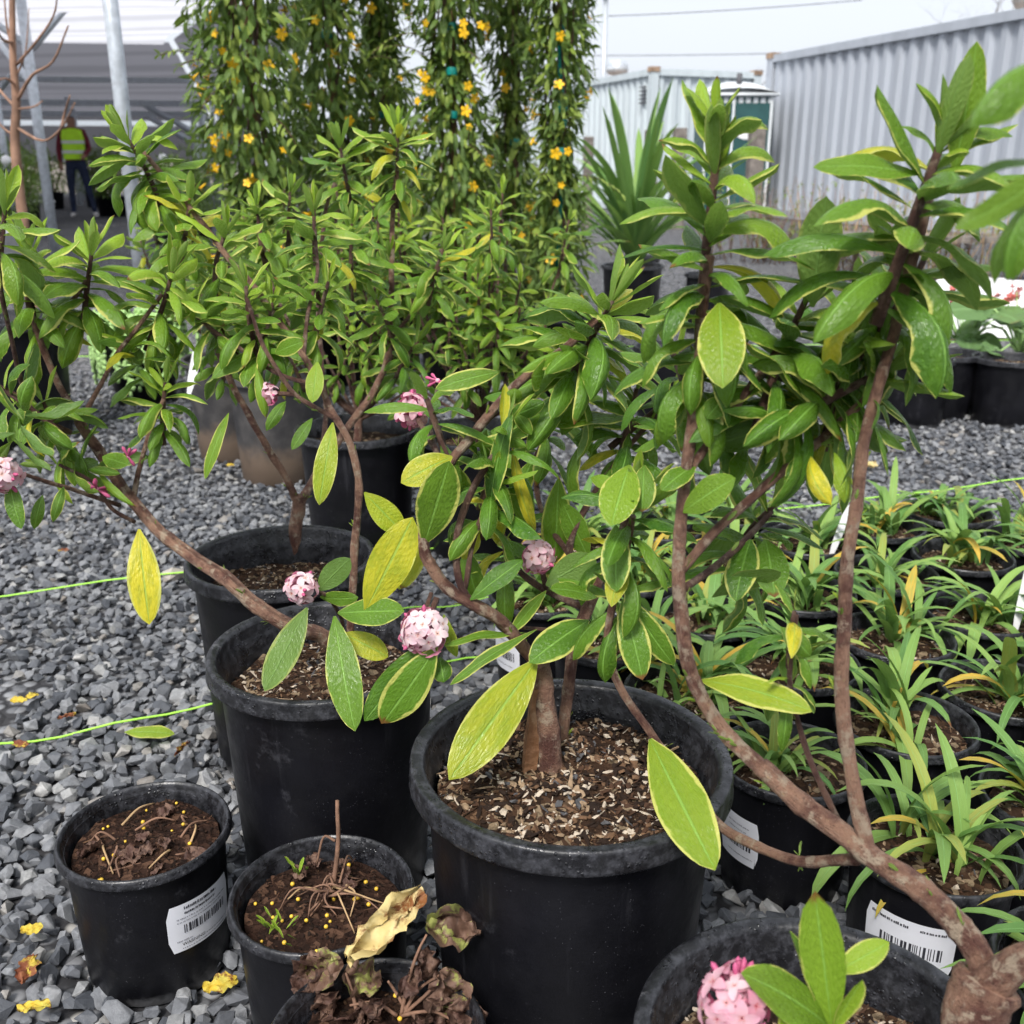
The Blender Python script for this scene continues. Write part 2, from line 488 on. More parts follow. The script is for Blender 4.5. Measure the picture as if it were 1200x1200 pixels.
def ground_material():
    n = NT('gravel_ground', 0.85, 0.2)
    geo = n.node('ShaderNodeNewGeometry'); pos = geo.outputs['Position']
    v = n.voro(46, pos, 'Color'); d_ = n.voro(46, pos)
    s_ = n.node('ShaderNodeSeparateColor'); n.l.new(v, s_.inputs[0])
    g = n.mix(s_.outputs[0], (0.10, 0.103, 0.112), (0.26, 0.263, 0.273))
    g = n.mix(n.rng(s_.outputs[1], 0.9, 0.95), g, (0.36, 0.35, 0.33))
    g = n.mix(n.rng(d_, 0.38, 0.62), g, (0.035, 0.035, 0.038))
    g = n.mix(n.math('MULTIPLY', n.rng(n.noise(0.5, 5, pos), 0.4, 0.7), 0.3), g, (0.17, 0.16, 0.155))
    return n.done(g, 0.85, n.bump(n.math('MULTIPLY', d_, -1.0), 0.9, 0.012))
M['ground'] = ground_material()

M['galv'] = plain('galvanised_steel', (0.52, 0.56, 0.60), 0.42, 0.5, 0.16, 25, metal=0.35)
M['container'] = None
def container_paint(name, col):
    n = NT(name, 0.55, 0.35)
    co = n.coord()
    mp = n.node('ShaderNodeMapping'); n.l.new(co, mp.inputs['Vector']); mp.inputs['Scale'].default_value = (4, 4, 0.35)
    g = n.mix(n.rng(n.noise(1.0, 5, mp.outputs[0]), 0.35, 0.7), col, tuple(c * 0.86 for c in col))
    rust = n.rng(n.noise(5, 6, co, 0.7), 0.68, 0.74)
    g = n.mix(n.math('MULTIPLY', rust, 0.7), g, (0.30, 0.17, 0.09))
    return n.done(g, 0.5)
M['cont_grey'] = container_paint('grey_container_paint', (0.42, 0.45, 0.50))
M['cont_pale'] = container_paint('pale_container_paint', (0.60, 0.665, 0.69))
M['rust'] = plain('rusty_steel', (0.33, 0.23, 0.16), 0.8, 0.2, 0.4, 9)
M['toilet_green'] = plain('dark_green_plastic', (0.025, 0.085, 0.085), 0.5, 0.4, 0.15, 4)
M['toilet_roof'] = plain('white_translucent_plastic', (0.72, 0.75, 0.76), 0.5, 0.4, 0.05, 4)
M['post_wood'] = plain('weathered_timber', (0.20, 0.175, 0.155), 0.85, 0.2, 0.3, 11, bump=0.3)
M['white_sheet'] = plain('white_frost_cloth', (0.74, 0.73, 0.73), 0.75, 0.2, 0.06, 3)
M['white'] = plain('white_plastic', (0.78, 0.78, 0.78), 0.5, 0.4, 0.04, 9)
M['paper'] = plain('label_paper', (0.72, 0.73, 0.78), 0.55, 0.3, 0.04, 20)
M['ink'] = plain('label_ink', (0.04, 0.04, 0.05), 0.6, 0.2, 0.1, 20)
M['ink_pale'] = plain('faint_label_ink', (0.28, 0.28, 0.31), 0.6, 0.2, 0.1, 20)
M['string'] = plain('lime_string', (0.42, 0.85, 0.09), 0.5, 0.4, 0.12, 300)
M['tie'] = plain('teal_tie_tape', (0.0, 0.22, 0.19), 0.4, 0.5, 0.2, 30)
M['bead'] = plain('fertiliser_bead', (0.75, 0.48, 0.05), 0.35, 0.5, 0.2, 60)
def mottled(name, a, b, c, scale=60):
    n = NT(name, 0.65, 0.3)
    co = n.coord()
    g = n.mix(n.rng(n.noise(scale, 4, co), 0.4, 0.6), a, b)
    g = n.mix(n.rng(n.noise(scale * 0.8, 5, co, 0.7), 0.50, 0.60), g, c)
    return n.done(g, 0.6, n.bump(n.math('ADD', n.noise(scale * 4, 4, co), n.noise(scale * 1.2, 5, co, 0.7)), 0.55, 0.002), trans=0.2)
M['dry'] = mottled('dry_brown_leaf', (0.10, 0.052, 0.04), (0.20, 0.12, 0.085), (0.05, 0.025, 0.018), 90)
M['dry_stem'] = plain('dry_stem', (0.21, 0.12, 0.08), 0.8, 0.2, 0.35, 40, bump=0.3)
M['straw'] = plain('straw_stem', (0.42, 0.28, 0.15), 0.75, 0.2, 0.25, 40)
M['fallen_yellow'] = mottled('fallen_yellow_leaf', (0.70, 0.50, 0.06), (0.62, 0.53, 0.10), (0.22, 0.085, 0.03))
M['fallen_red'] = mottled('fallen_red_leaf', (0.22, 0.07, 0.035), (0.30, 0.115, 0.05), (0.6, 0.45, 0.07))
M['cream_dry'] = mottled('cream_dry_leaf', (0.66, 0.52, 0.22), (0.72, 0.60, 0.30), (0.25, 0.10, 0.035), 32)
M['brown_green'] = mottled('withered_leaf', (0.15, 0.085, 0.06), (0.23, 0.14, 0.10), (0.34, 0.36, 0.10), 45)
def petal_material():
    n = NT('daphne_petal', 0.55, 0.3)
    uvn = n.node('ShaderNodeUVMap'); sep = n.node('ShaderNodeSeparateXYZ'); n.l.new(uvn.outputs[0], sep.inputs[0])
    oi = n.node('ShaderNodeObjectInfo')
    cs = n.node('ShaderNodeSeparateColor'); n.l.new(oi.outputs['Color'], cs.inputs[0])
    c = n.mix(n.rng(sep.outputs[1], 0.25, 1.0), (0.86, 0.70, 0.70), (0.85, 0.55, 0.63))
    c = n.mix(n.rng(sep.outputs[1], 0.0, 0.14, 1.0, 0.0), c, (0.7, 0.36, 0.2))
    c = n.mix(oi.outputs['Random'], c, n.mix(0.4, c, (0.85, 0.78, 0.78)))
    geo = n.node('ShaderNodeNewGeometry')
    c = n.mix(n.math('MULTIPLY', geo.outputs['Backfacing'], 0.8), c, (0.66, 0.17, 0.31))
    c = n.mix(cs.outputs[0], c, (0.55, 0.06, 0.19))
    return n.done(c, 0.5, trans=0.3)
M['petal'] = petal_material()
M['core_pink'] = plain('pink_flower_tube', (0.72, 0.36, 0.44), 0.55, 0.3, 0.2, 90)
M['bud_pink'] = plain('deep_pink_bud', (0.46, 0.085, 0.19), 0.5, 0.4, 0.25, 90)
M['yellow_petal'] = plain('yellow_petal', (0.85, 0.50, 0.015), 0.5, 0.3, 0.12, 60)
M['pink_bloom'] = plain('salmon_pink_petal', (0.72, 0.18, 0.16), 0.55, 0.3, 0.2, 60)
M['lime_leaf'] = plain('pale_lime_succulent', (0.36, 0.56, 0.20), 0.5, 0.4, 0.2, 60)
M['skin'] = plain('skin', (0.30, 0.16, 0.11), 0.6, 0.3, 0.08, 9)
M['maroon'] = plain('maroon_cloth', (0.13, 0.018, 0.03), 0.85, 0.2, 0.2, 14)
M['jeans'] = plain('dark_denim', (0.022, 0.03, 0.06), 0.85, 0.2, 0.25, 18)
M['hivis'] = plain('lime_high_visibility_cloth', (0.50, 0.86, 0.04), 0.7, 0.2, 0.08, 8)
M['reflect'] = plain('silver_reflective_tape', (0.62, 0.66, 0.62), 0.4, 0.4, 0.05, 8)
M['hair'] = plain('dark_hair', (0.03, 0.022, 0.02), 0.6, 0.3, 0.2, 20)
M['shoe'] = plain('pale_shoe', (0.55, 0.53, 0.52), 0.6, 0.3, 0.1, 12)
M['block'] = plain('pale_block_wall', (0.42, 0.38, 0.34), 0.85, 0.2, 0.15, 3, bump=0.2)
M['cable'] = plain('cable', (0.10, 0.10, 0.11), 0.6, 0.3, 0.1, 5)
def shade_material(name, col, trans, stripe):
    n = NT(name, 0.8, 0.15)
    co = n.coord()
    sep = n.node('ShaderNodeSeparateXYZ'); n.l.new(co, sep.inputs[0])
    w = n.math('SINE', n.math('MULTIPLY', n.math('ADD', sep.outputs[1], n.math('MULTIPLY', n.noise(0.6, 3, co), 0.5)), stripe))
    g = n.mix(n.rng(w, -0.2, 0.9), col, tuple(c * 0.8 for c in col))
    return n.done(g, 0.8, trans=trans, tcol=g)
M['shade_light'] = shade_material('pale_shade_cloth', (0.66, 0.66, 0.70), 0.75, 12.0)
M['shade_dark'] = shade_material('grey_shade_cloth', (0.17, 0.17, 0.19), 0.6, 3.0)
# ================================================================== ground and gravel
gv = []
gx = [-150, -40, -12, -6, -3, -1.5, 0, 1.5, 3, 6, 12, 40, 150]
gy = [-30, -2, 0, 0.5, 1, 2, 3, 5, 8, 14, 30, 80, 300]
for yy in gy:
    for xx in gx:
        gv.append((xx, yy, 0.0))
gf = []
for j in range(len(gy) - 1):
    for i in range(len(gx) - 1):
        a = j * len(gx) + i
        gf.append((a, a + 1, a + 1 + len(gx), a + len(gx)))
ground = part('ground', gv, gf, M['ground'], smooth=False)
tag(ground, 'dark grey crushed gravel ground of the nursery yard', 'ground', kind='structure')

def stone_shape(seed):
    r = random.Random(seed)
    bm = bmesh.new()
    for _ in range(13):
        d = Vector((r.gauss(0, 1), r.gauss(0, 1), r.gauss(0, 1))).normalized() * r.uniform(0.82, 1.0)
        bm.verts.new((d.x * 1.0, d.y * r.uniform(0.68, 0.9), d.z * 0.62))
    res = bmesh.ops.convex_hull(bm, input=bm.verts)
    for g in res['geom_interior']:
        if isinstance(g, bmesh.types.BMVert) and g.is_valid:
            bm.verts.remove(g)
    loose = [v for v in bm.verts if not v.link_faces]
    for v in loose: bm.verts.remove(v)
    bmesh.ops.bevel(bm, geom=list(bm.edges), offset=0.07, segments=1, affect='EDGES', clamp_overlap=True)
    bmesh.ops.triangulate(bm, faces=list(bm.faces))
    bm.verts.index_update()
    vs = np.array([v.co[:] for v in bm.verts]); fs = np.array([[v.index for v in f.verts] for f in bm.faces])
    bm.free()
    return vs, fs
def stone_plain(seed):
    r = random.Random(seed)
    bm = bmesh.new()
    for _ in range(12):
        d = Vector((r.gauss(0, 1), r.gauss(0, 1), r.gauss(0, 1))).normalized() * r.uniform(0.85, 1.0)
        bm.verts.new((d.x * 1.0, d.y * r.uniform(0.68, 0.9), d.z * 0.62))
    bmesh.ops.convex_hull(bm, input=bm.verts)
    for v in [v for v in bm.verts if not v.link_faces]: bm.verts.remove(v)
    bmesh.ops.triangulate(bm, faces=list(bm.faces))
    bm.verts.index_update()
    vs = np.array([v.co[:] for v in bm.verts]); fs = np.array([[v.index for v in f.verts] for f in bm.faces])
    bm.free()
    return vs, fs
def joined(name, shapes, items, mat, parent=None, smooth=False, kind='stuff', seed=3):
    """many small pieces as one mesh: items = (shape index, 4x4 matrix, var)"""
    V, F, A, n0 = [], [], [], 0
    for k, m, var in items:
        vs, fs = shapes[k]
        m = np.array(m)
        V.append(vs @ m[:3, :3].T + m[:3, 3]); F.append(fs + n0); A.append(np.full(len(vs), var))
        n0 += len(vs)
    V = np.concatenate(V); F = np.concatenate(F); A = np.concatenate(A)
    if parent is not None:
        V = V - np.array(origin(parent))
    me = bpy.data.meshes.new(name)
    me.vertices.add(len(V)); me.vertices.foreach_set('co', V.astype(np.float32).ravel())
    k = F.shape[1]
    me.loops.add(F.size); me.loops.foreach_set('vertex_index', F.astype(np.int32).ravel())
    me.polygons.add(len(F)); me.polygons.foreach_set('loop_start', np.arange(0, F.size, k, dtype=np.int32))
    me.polygons.foreach_set('use_smooth', [smooth] * len(F))
    at_ = me.attributes.new('var', 'FLOAT', 'POINT'); at_.data.foreach_set('value', A.astype(np.float32))
    me.materials.append(mat)
    me.update(calc_edges=True)
    o = link(name, me, parent)
    if kind: o['kind'] = kind
    return o
def rot_mat(pos, s, r, sz=None):
    e = Matrix.Rotation(r.uniform(0, 6.283), 3, 'Z') @ Matrix.Rotation(r.gauss(0, 0.45), 3, 'X') @ Matrix.Rotation(r.gauss(0, 0.45), 3, 'Y')
    m = np.eye(4)
    m[:3, :3] = np.array(e) * s
    m[:3, 3] = pos
    return m

STONES_HI = [stone_shape(100 + i) for i in range(10)]
STONES_LO = [stone_plain(200 + i) for i in range(14)]
sr = random.Random(5)
stones = []
def scatter(x0, x1, y0, y1, sp, smin, smax):
    nx, ny = int((x1 - x0) / sp), int((y1 - y0) / sp)
    for j in range(ny):
        for i in range(nx):
            x = x0 + (i + sr.random() * 1.1) * sp; y = y0 + (j + sr.random() * 1.1) * sp
            u, v, zc = project((x, y, 0))
            if zc < 0 or u < -70 or u > 1270 or v > 1300: continue
            s = smin + (smax - smin) * sr.random() ** 1.6
            stones.append((x, y, s * sr.uniform(0.25, 0.85), s))
scatter(-0.75, 0.75, 0.62, 1.5, 0.0168, 0.0088, 0.0185)
scatter(-1.35, 1.35, 1.5, 2.6, 0.0185, 0.0090, 0.0165)
scatter(-2.2, 2.2, 2.6, 4.2, 0.026, 0.010, 0.017)
vis = []
for i, (x, y, z, s) in enumerate(stones):
    u, v, zc = project((x, y, z))
    ok = (0 < u < 260 and 560 < v < 1200) or (815 < u < 1000 and 1020 < v < 1085) or (550 < u < 640 and 640 < v < 800)
    vis.append((s / zc if ok and z > s * 0.5 else 0, i))
vis.sort(reverse=True)
big = set(i for _, i in vis[:300])
hi_meshes = []
for k, (vs, fs) in enumerate(STONES_HI):
    hi_meshes.append(new_mesh('stone', vs, fs, M['stone'], smooth=False))
items = []
for i, (x, y, z, s) in enumerate(stones):
    if i in big:
        o = link('stone', hi_meshes[i % len(hi_meshes)], ground)
        o.matrix_basis = Matrix([list(q) for q in rot_mat((x, y, z + 0.001), s * 1.12, sr)])
    else:
        items.append((i % len(STONES_LO), rot_mat((x, y, z), s, sr), sr.random()))
gravel = joined('gravel', STONES_LO, items, M['stone'], ground)

# stone chips and bits of leaf litter lying on the gravel are added with the small things below

# ================================================================== string lines
def string_line(a, b, label, sag=0.0, r=0.0017):
    a, b = Vector(a), Vector(b)
    pts = []
    for i in range(41):
        t = i / 40
        p = a.lerp(b, t)
        p.z += 0.004 * math.sin(t * 23) + 0.003 * math.sin(t * 51)
        pts.append(p)
    mb = MB(); mb.tube(pts, [r] * len(pts), 6)
    return tag(mb.build('marking_string', M['string']), label, 'string', 'lime green marking strings')
string_line((-1.75, 1.57, 0.026), (1.7, 2.69, 0.026), 'lime green string on the gravel passing behind the rearmost tall black pot')
string_line((-1.3, 1.05, 0.026), (0.06, 1.585, 0.026), 'lime green string on the gravel with a fallen green leaf lying on it')
string_line((-0.35, 1.70, 0.026), (0.75, 2.04, 0.026), 'lime green string running behind the labelled small black pot', r=0.0013)
string_line((-3.2, 4.35, 0.03), (3.0, 4.9, 0.03), 'far lime green string beyond the pale lime succulent', r=0.002)

# ================================================================== shade house
d_ax = Vector((-0.36, 0.933, 0)).normalized()
shade = empty('shade_house', (-4.5, 14.0, 0), 'galvanised steel shade house roofed with grey shade cloth', 'shade house')
def post(p, h, r, base=True):
    mb = MB(); mb.tube([(p[0], p[1], -0.02), (p[0], p[1], h * 0.5), (p[0], p[1], h)], [r] * 3, 14)
    mb.build('post', M['galv'], shade)
for p, h, r in (((-1.95, 5.5), 2.42, 0.037), ((-3.9, 9.0), 2.42, 0.040), ((-5.85, 12.5), 2.42, 0.040), ((-7.5, 15.5), 2.42, 0.045),
                ((-7.65, 27.0), 2.38, 0.085), ((-7.05, 25.6), 2.38, 0.07), ((-6.2, 23.0), 2.38, 0.05), ((-9.3, 32), 2.38, 0.09), ((-12.0, 30), 2.38, 0.07), ((-10.3, 25.5), 2.38, 0.06)):
    post(p, h, r)
def beam(a, b, w=0.06, z=2.32):
    mb = MB()
    a, b = Vector((a[0], a[1], z)), Vector((b[0], b[1], z))
    d = (b - a); L = d.length; ang = math.atan2(d.y, d.x)
    mb.box((0, -w / 2, -w), (L, w / 2, w * 0.2), rot=ang, org=a)
    mb.build('beam', M['galv'], shade, smooth=False)
beam((-9.6, 19.2), (-4.9, 19.8), 0.07); beam((-12.5, 25.4), (-6.9, 26.3), 0.11); beam((-14.5, 30.3), (-8.6, 31.0), 0.12); beam((-17, 36.2), (-9.4, 37.2), 0.14)
beam((-1.95, 5.5), (-9.4, 18.2), 0.06); beam((-2.3, 12.5), (-9.3, 32.0), 0.09)
def brace(a, b, r=0.04):
    mb = MB(); mb.tube([a, b], [r, r], 8); mb.build('brace', M['galv'], shade)
brace((-7.65, 27.0, 1.55), (-8.9, 26.5, 2.3), 0.07); brace((-7.05, 25.6, 1.6), (-6.2, 23.2, 2.3), 0.045); brace((-3.9, 9.0, 1.75), (-5.0, 9.6, 2.4), 0.028)
brace((-5.85, 12.5, 1.6), (-4.7, 11.9, 2.4), 0.03); brace((-3.9, 9.0, 1.45), (-5.8, 12.4, 2.3), 0.03); brace((-9.3, 32, 1.5), (-10.6, 31.6, 2.3), 0.08)
def sheet(name, corners, mat, nu=14, nv=14, sag=0.12, ripple=0.03):
    a, b, c, d = [Vector(p) for p in corners]
    vs, fs = [], []
    for j in range(nv + 1):
        for i in range(nu + 1):
            s_, t = i / nu, j / nv
            p = a.lerp(b, s_).lerp(d.lerp(c, s_), t)
            p.z -= sag * (1 - abs(2 * s_ - 1)) * (0.6 + 0.4 * math.sin(t * 9)) - ripple * math.sin(t * 31 + s_ * 4)
            vs.append(p)
    for j in range(nv):
        for i in range(nu):
            k = j * (nu + 1) + i
            fs.append((k, k + 1, k + nu + 2, k + nu + 1))
    return part(name, vs, fs, mat, shade)
sheet('shade_cloth', [(-12.5, 5.0, 2.36), (-0.1, 5.0, 2.36), (-4.55, 14.6, 2.36), (-13.5, 13.2, 2.36)], M['shade_light'], 20, 40, 0.1, 0.035)
sheet('shade_cloth', [(-14.0, 13.5, 2.42), (-4.55, 14.85, 2.42), onplane(246, 132, 2.40), (-24.0, 36.0, 2.40)], M['shade_dark'], 16, 30, 0.10, 0.03)
sheet('shade_cloth', [(-4.5, 14.9, 2.44), onplane(256, 4, 2.44), onplane(385, 6, 2.44), onplane(250, 131, 2.42)], M['shade_dark'], 8, 14, 0.04, 0.01)
# side curtain that closes the far end
mbc = MB(); mbc.box((-22, 41.0, 0.0), (-9.5, 41.06, 3.3)); mbc.build('end_curtain', M['shade_dark'], shade, smooth=False)
wallf = MB(); wallf.box((0, 0, 0), (9.0, 0.25, 1.05), rot=R(6), org=(-19.0, 38.5, 0)); tag(wallf.build('block_wall', M['block'], smooth=False), 'low pale block wall at the far end of the shade house', 'wall')

# ================================================================== shipping containers
def container(name, org, ang, L, W, H, mat, label, pitch=0.28, end_doors=False, vent_px=None):
    """org: near left-hand corner; the long side runs from org along ang"""
    root = empty(name, (org[0], org[1], 0), label, 'container', 'shipping containers behind the yard')
    m = Matrix.Translation((org[0], org[1], 0)) @ Matrix.Rotation(ang, 4, 'Z')
    def put(nm, mb, mt, smooth=False):
        mb.v = [tuple(m @ Vector(v)) for v in mb.v]
        return mb.build(nm, mt, root, smooth=smooth)
    def corr(x0, x1, y, out, axis=0):
        """corrugated panel: trapezoid ribs"""
        mb = MB()
        n = max(3, int(round((x1 - x0) / pitch)))
        st = (x1 - x0) / n; dep = 0.05
        prof = []
        for i in range(n):
            b = x0 + i * st
            prof += [(b, 0), (b + st * 0.32, 0), (b + st * 0.5, -dep), (b + st * 0.82, -dep)]
        prof.append((x1, 0))
        vs, fs = [], []
        for (px_, dp) in prof:
            for zz in (0.16, H - 0.12):
                vs.append((px_, y + out * dp, zz) if axis == 0 else (y + out * dp, px_, zz))
        for i in range(len(prof) - 1):
            fs.append((2 * i, 2 * i + 2, 2 * i + 3, 2 * i + 1))
        mb.add(vs, fs)
        return mb
    put('side_panel', corr(0.12, L - 0.12, -0.02 - 0.0, -1), mat)
    put('side_panel', corr(0.12, L - 0.12, W + 0.02, 1), mat)
    put('end_panel', corr(0.12, W - 0.12, -0.02, -1, 1), mat)
    put('end_panel', corr(0.12, W - 0.12, L + 0.02, 1, 1), mat)
    for x_ in (0.0, L):
        for y_ in (0.0, W):
            b = MB(); b.box((x_ - 0.075, y_ - 0.075, 0.02), (x_ + 0.075, y_ + 0.075, H)); put('corner_post', b, mat)
            b = MB(); b.box((x_ - 0.09, y_ - 0.09, H - 0.06), (x_ + 0.09, y_ + 0.09, H + 0.03)); put('corner_casting', b, M['rust'])
    for z0, z1, mt in ((0.02, 0.16, mat), (H - 0.12, H - 0.005, mat)):
        for y_ in (-0.0, W):
            b = MB(); b.box((0.075, y_ - 0.06, z0), (L - 0.075, y_ + 0.06, z1)); put('rail', b, mt)
        for x_ in (0.0, L):
            b = MB(); b.box((x_ - 0.06, 0.075, z0), (x_ + 0.06, W - 0.075, z1)); put('rail', b, mt)
    b = MB(); b.box((0.06, 0.06, H - 0.02), (L - 0.06, W - 0.06, H + 0.006)); put('roof', b, M['rust'])
    return root, put
SIDE = Vector((1.7, -5.2, 0)).normalized()
ang_b = math.atan2(SIDE.y, SIDE.x)
# the long side faces the yard: its local -Y must look towards the camera
big_c, put_b = container('shipping_container', (4.34, 18.5), ang_b, 12.0, 2.4, 2.6, M['cont_grey'], 'long grey corrugated shipping container standing behind the white ground sheet')
def roof_vent(root, put, x, y, H, s=1.0):
    mb = MB()
    mb.lathe([(0.0, 0.0), (0.13 * s, 0.0), (0.13 * s, 0.1 * s), (0.2 * s, 0.12 * s), (0.26 * s, 0.22 * s), (0.24 * s, 0.33 * s), (0.15 * s, 0.41 * s), (0.0, 0.44 * s)], (x, y, H), 24)
    put('roof_vent', mb, M['galv'], True)
    for k in range(24):
        a = k * 2 * math.pi / 24
        f = MB()
        f.tube([(x + 0.2 * s * math.cos(a), y + 0.2 * s * math.sin(a), H + 0.12 * s), (x + 0.268 * s * math.cos(a + .1), y + 0.268 * s * math.sin(a + .1), H + 0.22 * s), (x + 0.16 * s * math.cos(a + .2), y + 0.16 * s * math.sin(a + .2), H + 0.41 * s)], [0.008 * s] * 3, 4)
        put('vent_fin', f, M['galv'])
roof_vent(big_c, put_b, 4.5, 1.1, 2.60, 1.25)
ang_r = math.atan2(4.0, -1.5)
rear_c, put_r = container('shipping_container', (2.67 - 1.5 / 4.27 * 6.0, 20.9 + 4.0 / 4.27 * 6.0), ang_r + math.pi, 6.0, 2.25, 2.6, M['cont_pale'], 'pale weathered shipping container behind the portable toilet', 0.27)
roof_vent(rear_c, put_r, 3.4, 0.5, 2.6, 0.9)
for k in range(5):
    b = MB(); b.box((5.55, -0.062, 2.0 + 0.07 * k), (5.78, -0.028, 2.03 + 0.07 * k)); put_r('vent_slot', b, M['cable'])

# ================================================================== portable toilet
tl = empty('portable_toilet', (3.62, 18.0, 0), 'dark green portable toilet with a white domed roof', 'toilet')
tx, ty = 3.62, 18.0
b = MB(); b.box((tx - 0.54, ty - 0.54, 0.0), (tx + 0.54, ty + 0.54, 0.12)); b.build('base', M['cable'], tl, smooth=False)
b = MB(); b.box((tx - 0.53, ty - 0.53, 0.12), (tx + 0.53, ty + 0.53, 1.92)); b.build('cabin', M['toilet_green'], tl, smooth=False)
for k in range(9):
    b = MB(); xx = tx - 0.5 + k * 0.118
    b.box((xx, ty - 0.54, 1.80), (xx + 0.075, ty - 0.528, 1.88)); b.build('vent_slot', M['toilet_roof'], tl, smooth=False)
for xx in (tx - 0.52, tx - 0.10, tx + 0.50):
    b = MB(); b.box((xx - 0.018, ty - 0.555, 0.12), (xx + 0.018, ty - 0.531, 1.9)); b.build('door_jamb', M['toilet_roof'], tl, smooth=False)
b = MB(); b.box((tx - 0.07, ty - 0.55, 0.18), (tx + 0.47, ty - 0.532, 1.78)); dr = b.build('door', M['toilet_green'], tl, smooth=False)
b = MB(); b.lathe([(0.0, 0.0), (0.17, 0.0), (0.17, 0.004), (0.0, 0.0042)], (0, 0, 0), 28)
b.v = [(tx + 0.13 + v[0] * 1.05, ty - 0.553 - v[2], 1.36 + v[1] * 0.62) for v in b.v]
b.build('oval_sign', M['white'], dr, smooth=False)
rv, rf = [], []
NR = 12
for j in range(NR + 1):
    for i in range(NR + 1):
        s_, t = i / NR * 2 - 1, j / NR * 2 - 1
        rv.append((tx + s_ * 0.6, ty + t * 0.6, 1.92 + 0.2 * (1 - abs(s_) ** 2.4) * (1 - 0.6 * abs(t) ** 3) + 0.02))
for j in range(NR):
    for i in range(NR):
        k = j * (NR + 1) + i
        rf.append((k, k + 1, k + NR + 2, k + NR + 1))
b = MB(); b.add(rv, rf); b.box((tx - 0.6, ty - 0.6, 1.90), (tx + 0.6, ty + 0.6, 1.945)); b.build('roof', M['toilet_roof'], tl)
b = MB(); b.tube([(tx - 0.02, ty - 0.45, 2.0), (tx - 0.02, ty - 0.45, 2.24)], [0.045, 0.045], 10); b.build('vent_pipe', M['cable'], tl)

# ================================================================== timber posts, mast, wires
for (px_, py_, Y, w, lab) in ((888, 147, 15.0, 0.20, 'weathered square timber post in front of the portable toilet'),
                              (797, 150, 15.0, 0.17, 'weathered timber post between the strap-leaved plant and the portable toilet'),
                              (764, 152, 15.0, 0.17, 'weathered timber post in front of the pale container corner'),
                              (690, 160, 15.5, 0.13, 'weathered timber post standing behind the rightmost flowering vine'),
                              (664, 160, 15.5, 0.13, 'weathered timber post half hidden by the rightmost flowering vine')):
    top = at(px_, py_, Y)
    bm = bmesh.new()
    bmesh.ops.create_cube(bm, size=1.0)
    for v in bm.verts:
        v.co.x *= w; v.co.y *= w; v.co.z = (v.co.z + 0.5) * (top.z + 0.02) - 0.02
    bmesh.ops.bevel(bm, geom=list(bm.edges), offset=0.012, segments=1, affect='EDGES')
    me = bpy.data.meshes.new('timber_post'); bm.to_mesh(me); bm.free(); me.materials.append(M['post_wood'])
    o = link('timber_post', me, None, (top.x, top.y, 0)); o.rotation_euler.z = 0.1
    tag(o, lab, 'post', 'timber posts in front of the containers')
mast = empty('lamp_mast', (2.15, 26.0, 0), 'slim grey lamp mast rising left of the pale container', 'lamp mast')
b = MB(); b.tube([(2.15, 26, 0), (2.15, 26, 4.55)], [0.07, 0.055], 10); b.build('mast', M['galv'], mast)
b = MB(); b.lathe([(0.0, 0.0), (0.06, 0.0), (0.24, 0.16), (0.26, 0.22), (0.0, 0.25)], (2.15, 26, 4.5), 20); b.build('lamp_head', M['galv'], mast)
def wire(a, b_, sag, lab):
    a, b_ = Vector(a), Vector(b_)
    pts = [a.lerp(b_, i / 20) - Vector((0, 0, sag * 4 * (i / 20) * (1 - i / 20))) for i in range(21)]
    mb = MB(); mb.tube(pts, [0.02] * 21, 5)
    tag(mb.build('overhead_wire', M['cable']), lab, 'wire', 'overhead wires')
wire(at(480, 22, 55), at(1010, 0, 55), 0.25, 'upper overhead wire crossing the white sky')
wire(at(480, 62, 58), at(1050, 58, 58), 0.2, 'lower overhead wire crossing the white sky')

# ================================================================== bare trees
def bare_tree(name, base, h, label, mat, seed, spread=0.5, levels=5, r0=0.09, twist=0.35, group=None):
    r = random.Random(seed)
    root = empty(name, base, label, 'tree', group)
    tr, tw = MB(), MB()
    def grow(p, d, L, rad, lev):
        n = 5
        pts, rr = [p.copy()], [rad]
        q = p.copy(); dd = d.copy()
        for i in range(n):
            dd = (dd + Vector((r.gauss(0, .12), r.gauss(0, .12), r.gauss(0.03, .08)))).normalized()
            q = q + dd * (L / n)
            pts.append(q.copy()); rr.append(rad * (1 - 0.45 * (i + 1) / n))
        (tr if lev == 0 else tw).tube(pts, rr, 7 if lev < 2 else 4, cap=lev < 2)
        if lev >= levels: return
        kids = r.randint(3, 4) if lev < 2 else r.randint(2, 4)
        for k in range(kids):
            i = r.randint(2, n)
            a = r.uniform(0, 6.283)
            side = Vector((math.cos(a), math.sin(a), r.uniform(-0.1, 0.5)))
            nd = (dd * (1 - spread) + side * spread).normalized()
            grow(pts[i], nd, L * r.uniform(0.5, 0.78), rr[i] * 0.62, lev + 1)
    grow(Vector(base), Vector((0, 0, 1)), h, r0, 0)
    tr.build('trunk', mat, root)
    o = tw.build('crown', mat, root)
    return root
bare_tree('bare_tree', (8.7, 38, 0), 2.6, 'leafless tree in the gap between the two containers', M['grey_bark'], 3, 0.55, 5, 0.12, group='leafless trees behind the containers')
bare_tree('bare_tree', (13.6, 30, 0), 2.9, 'leafless tree rising over the long grey container', M['grey_bark'], 9, 0.55, 5, 0.12, group='leafless trees behind the containers')
bare_tree('bare_tree', (3.0, 40, 0), 1.6, 'leafless tree behind the pale container by the lamp mast', M['grey_bark'], 12, 0.55, 5, 0.10, group='leafless trees behind the containers')

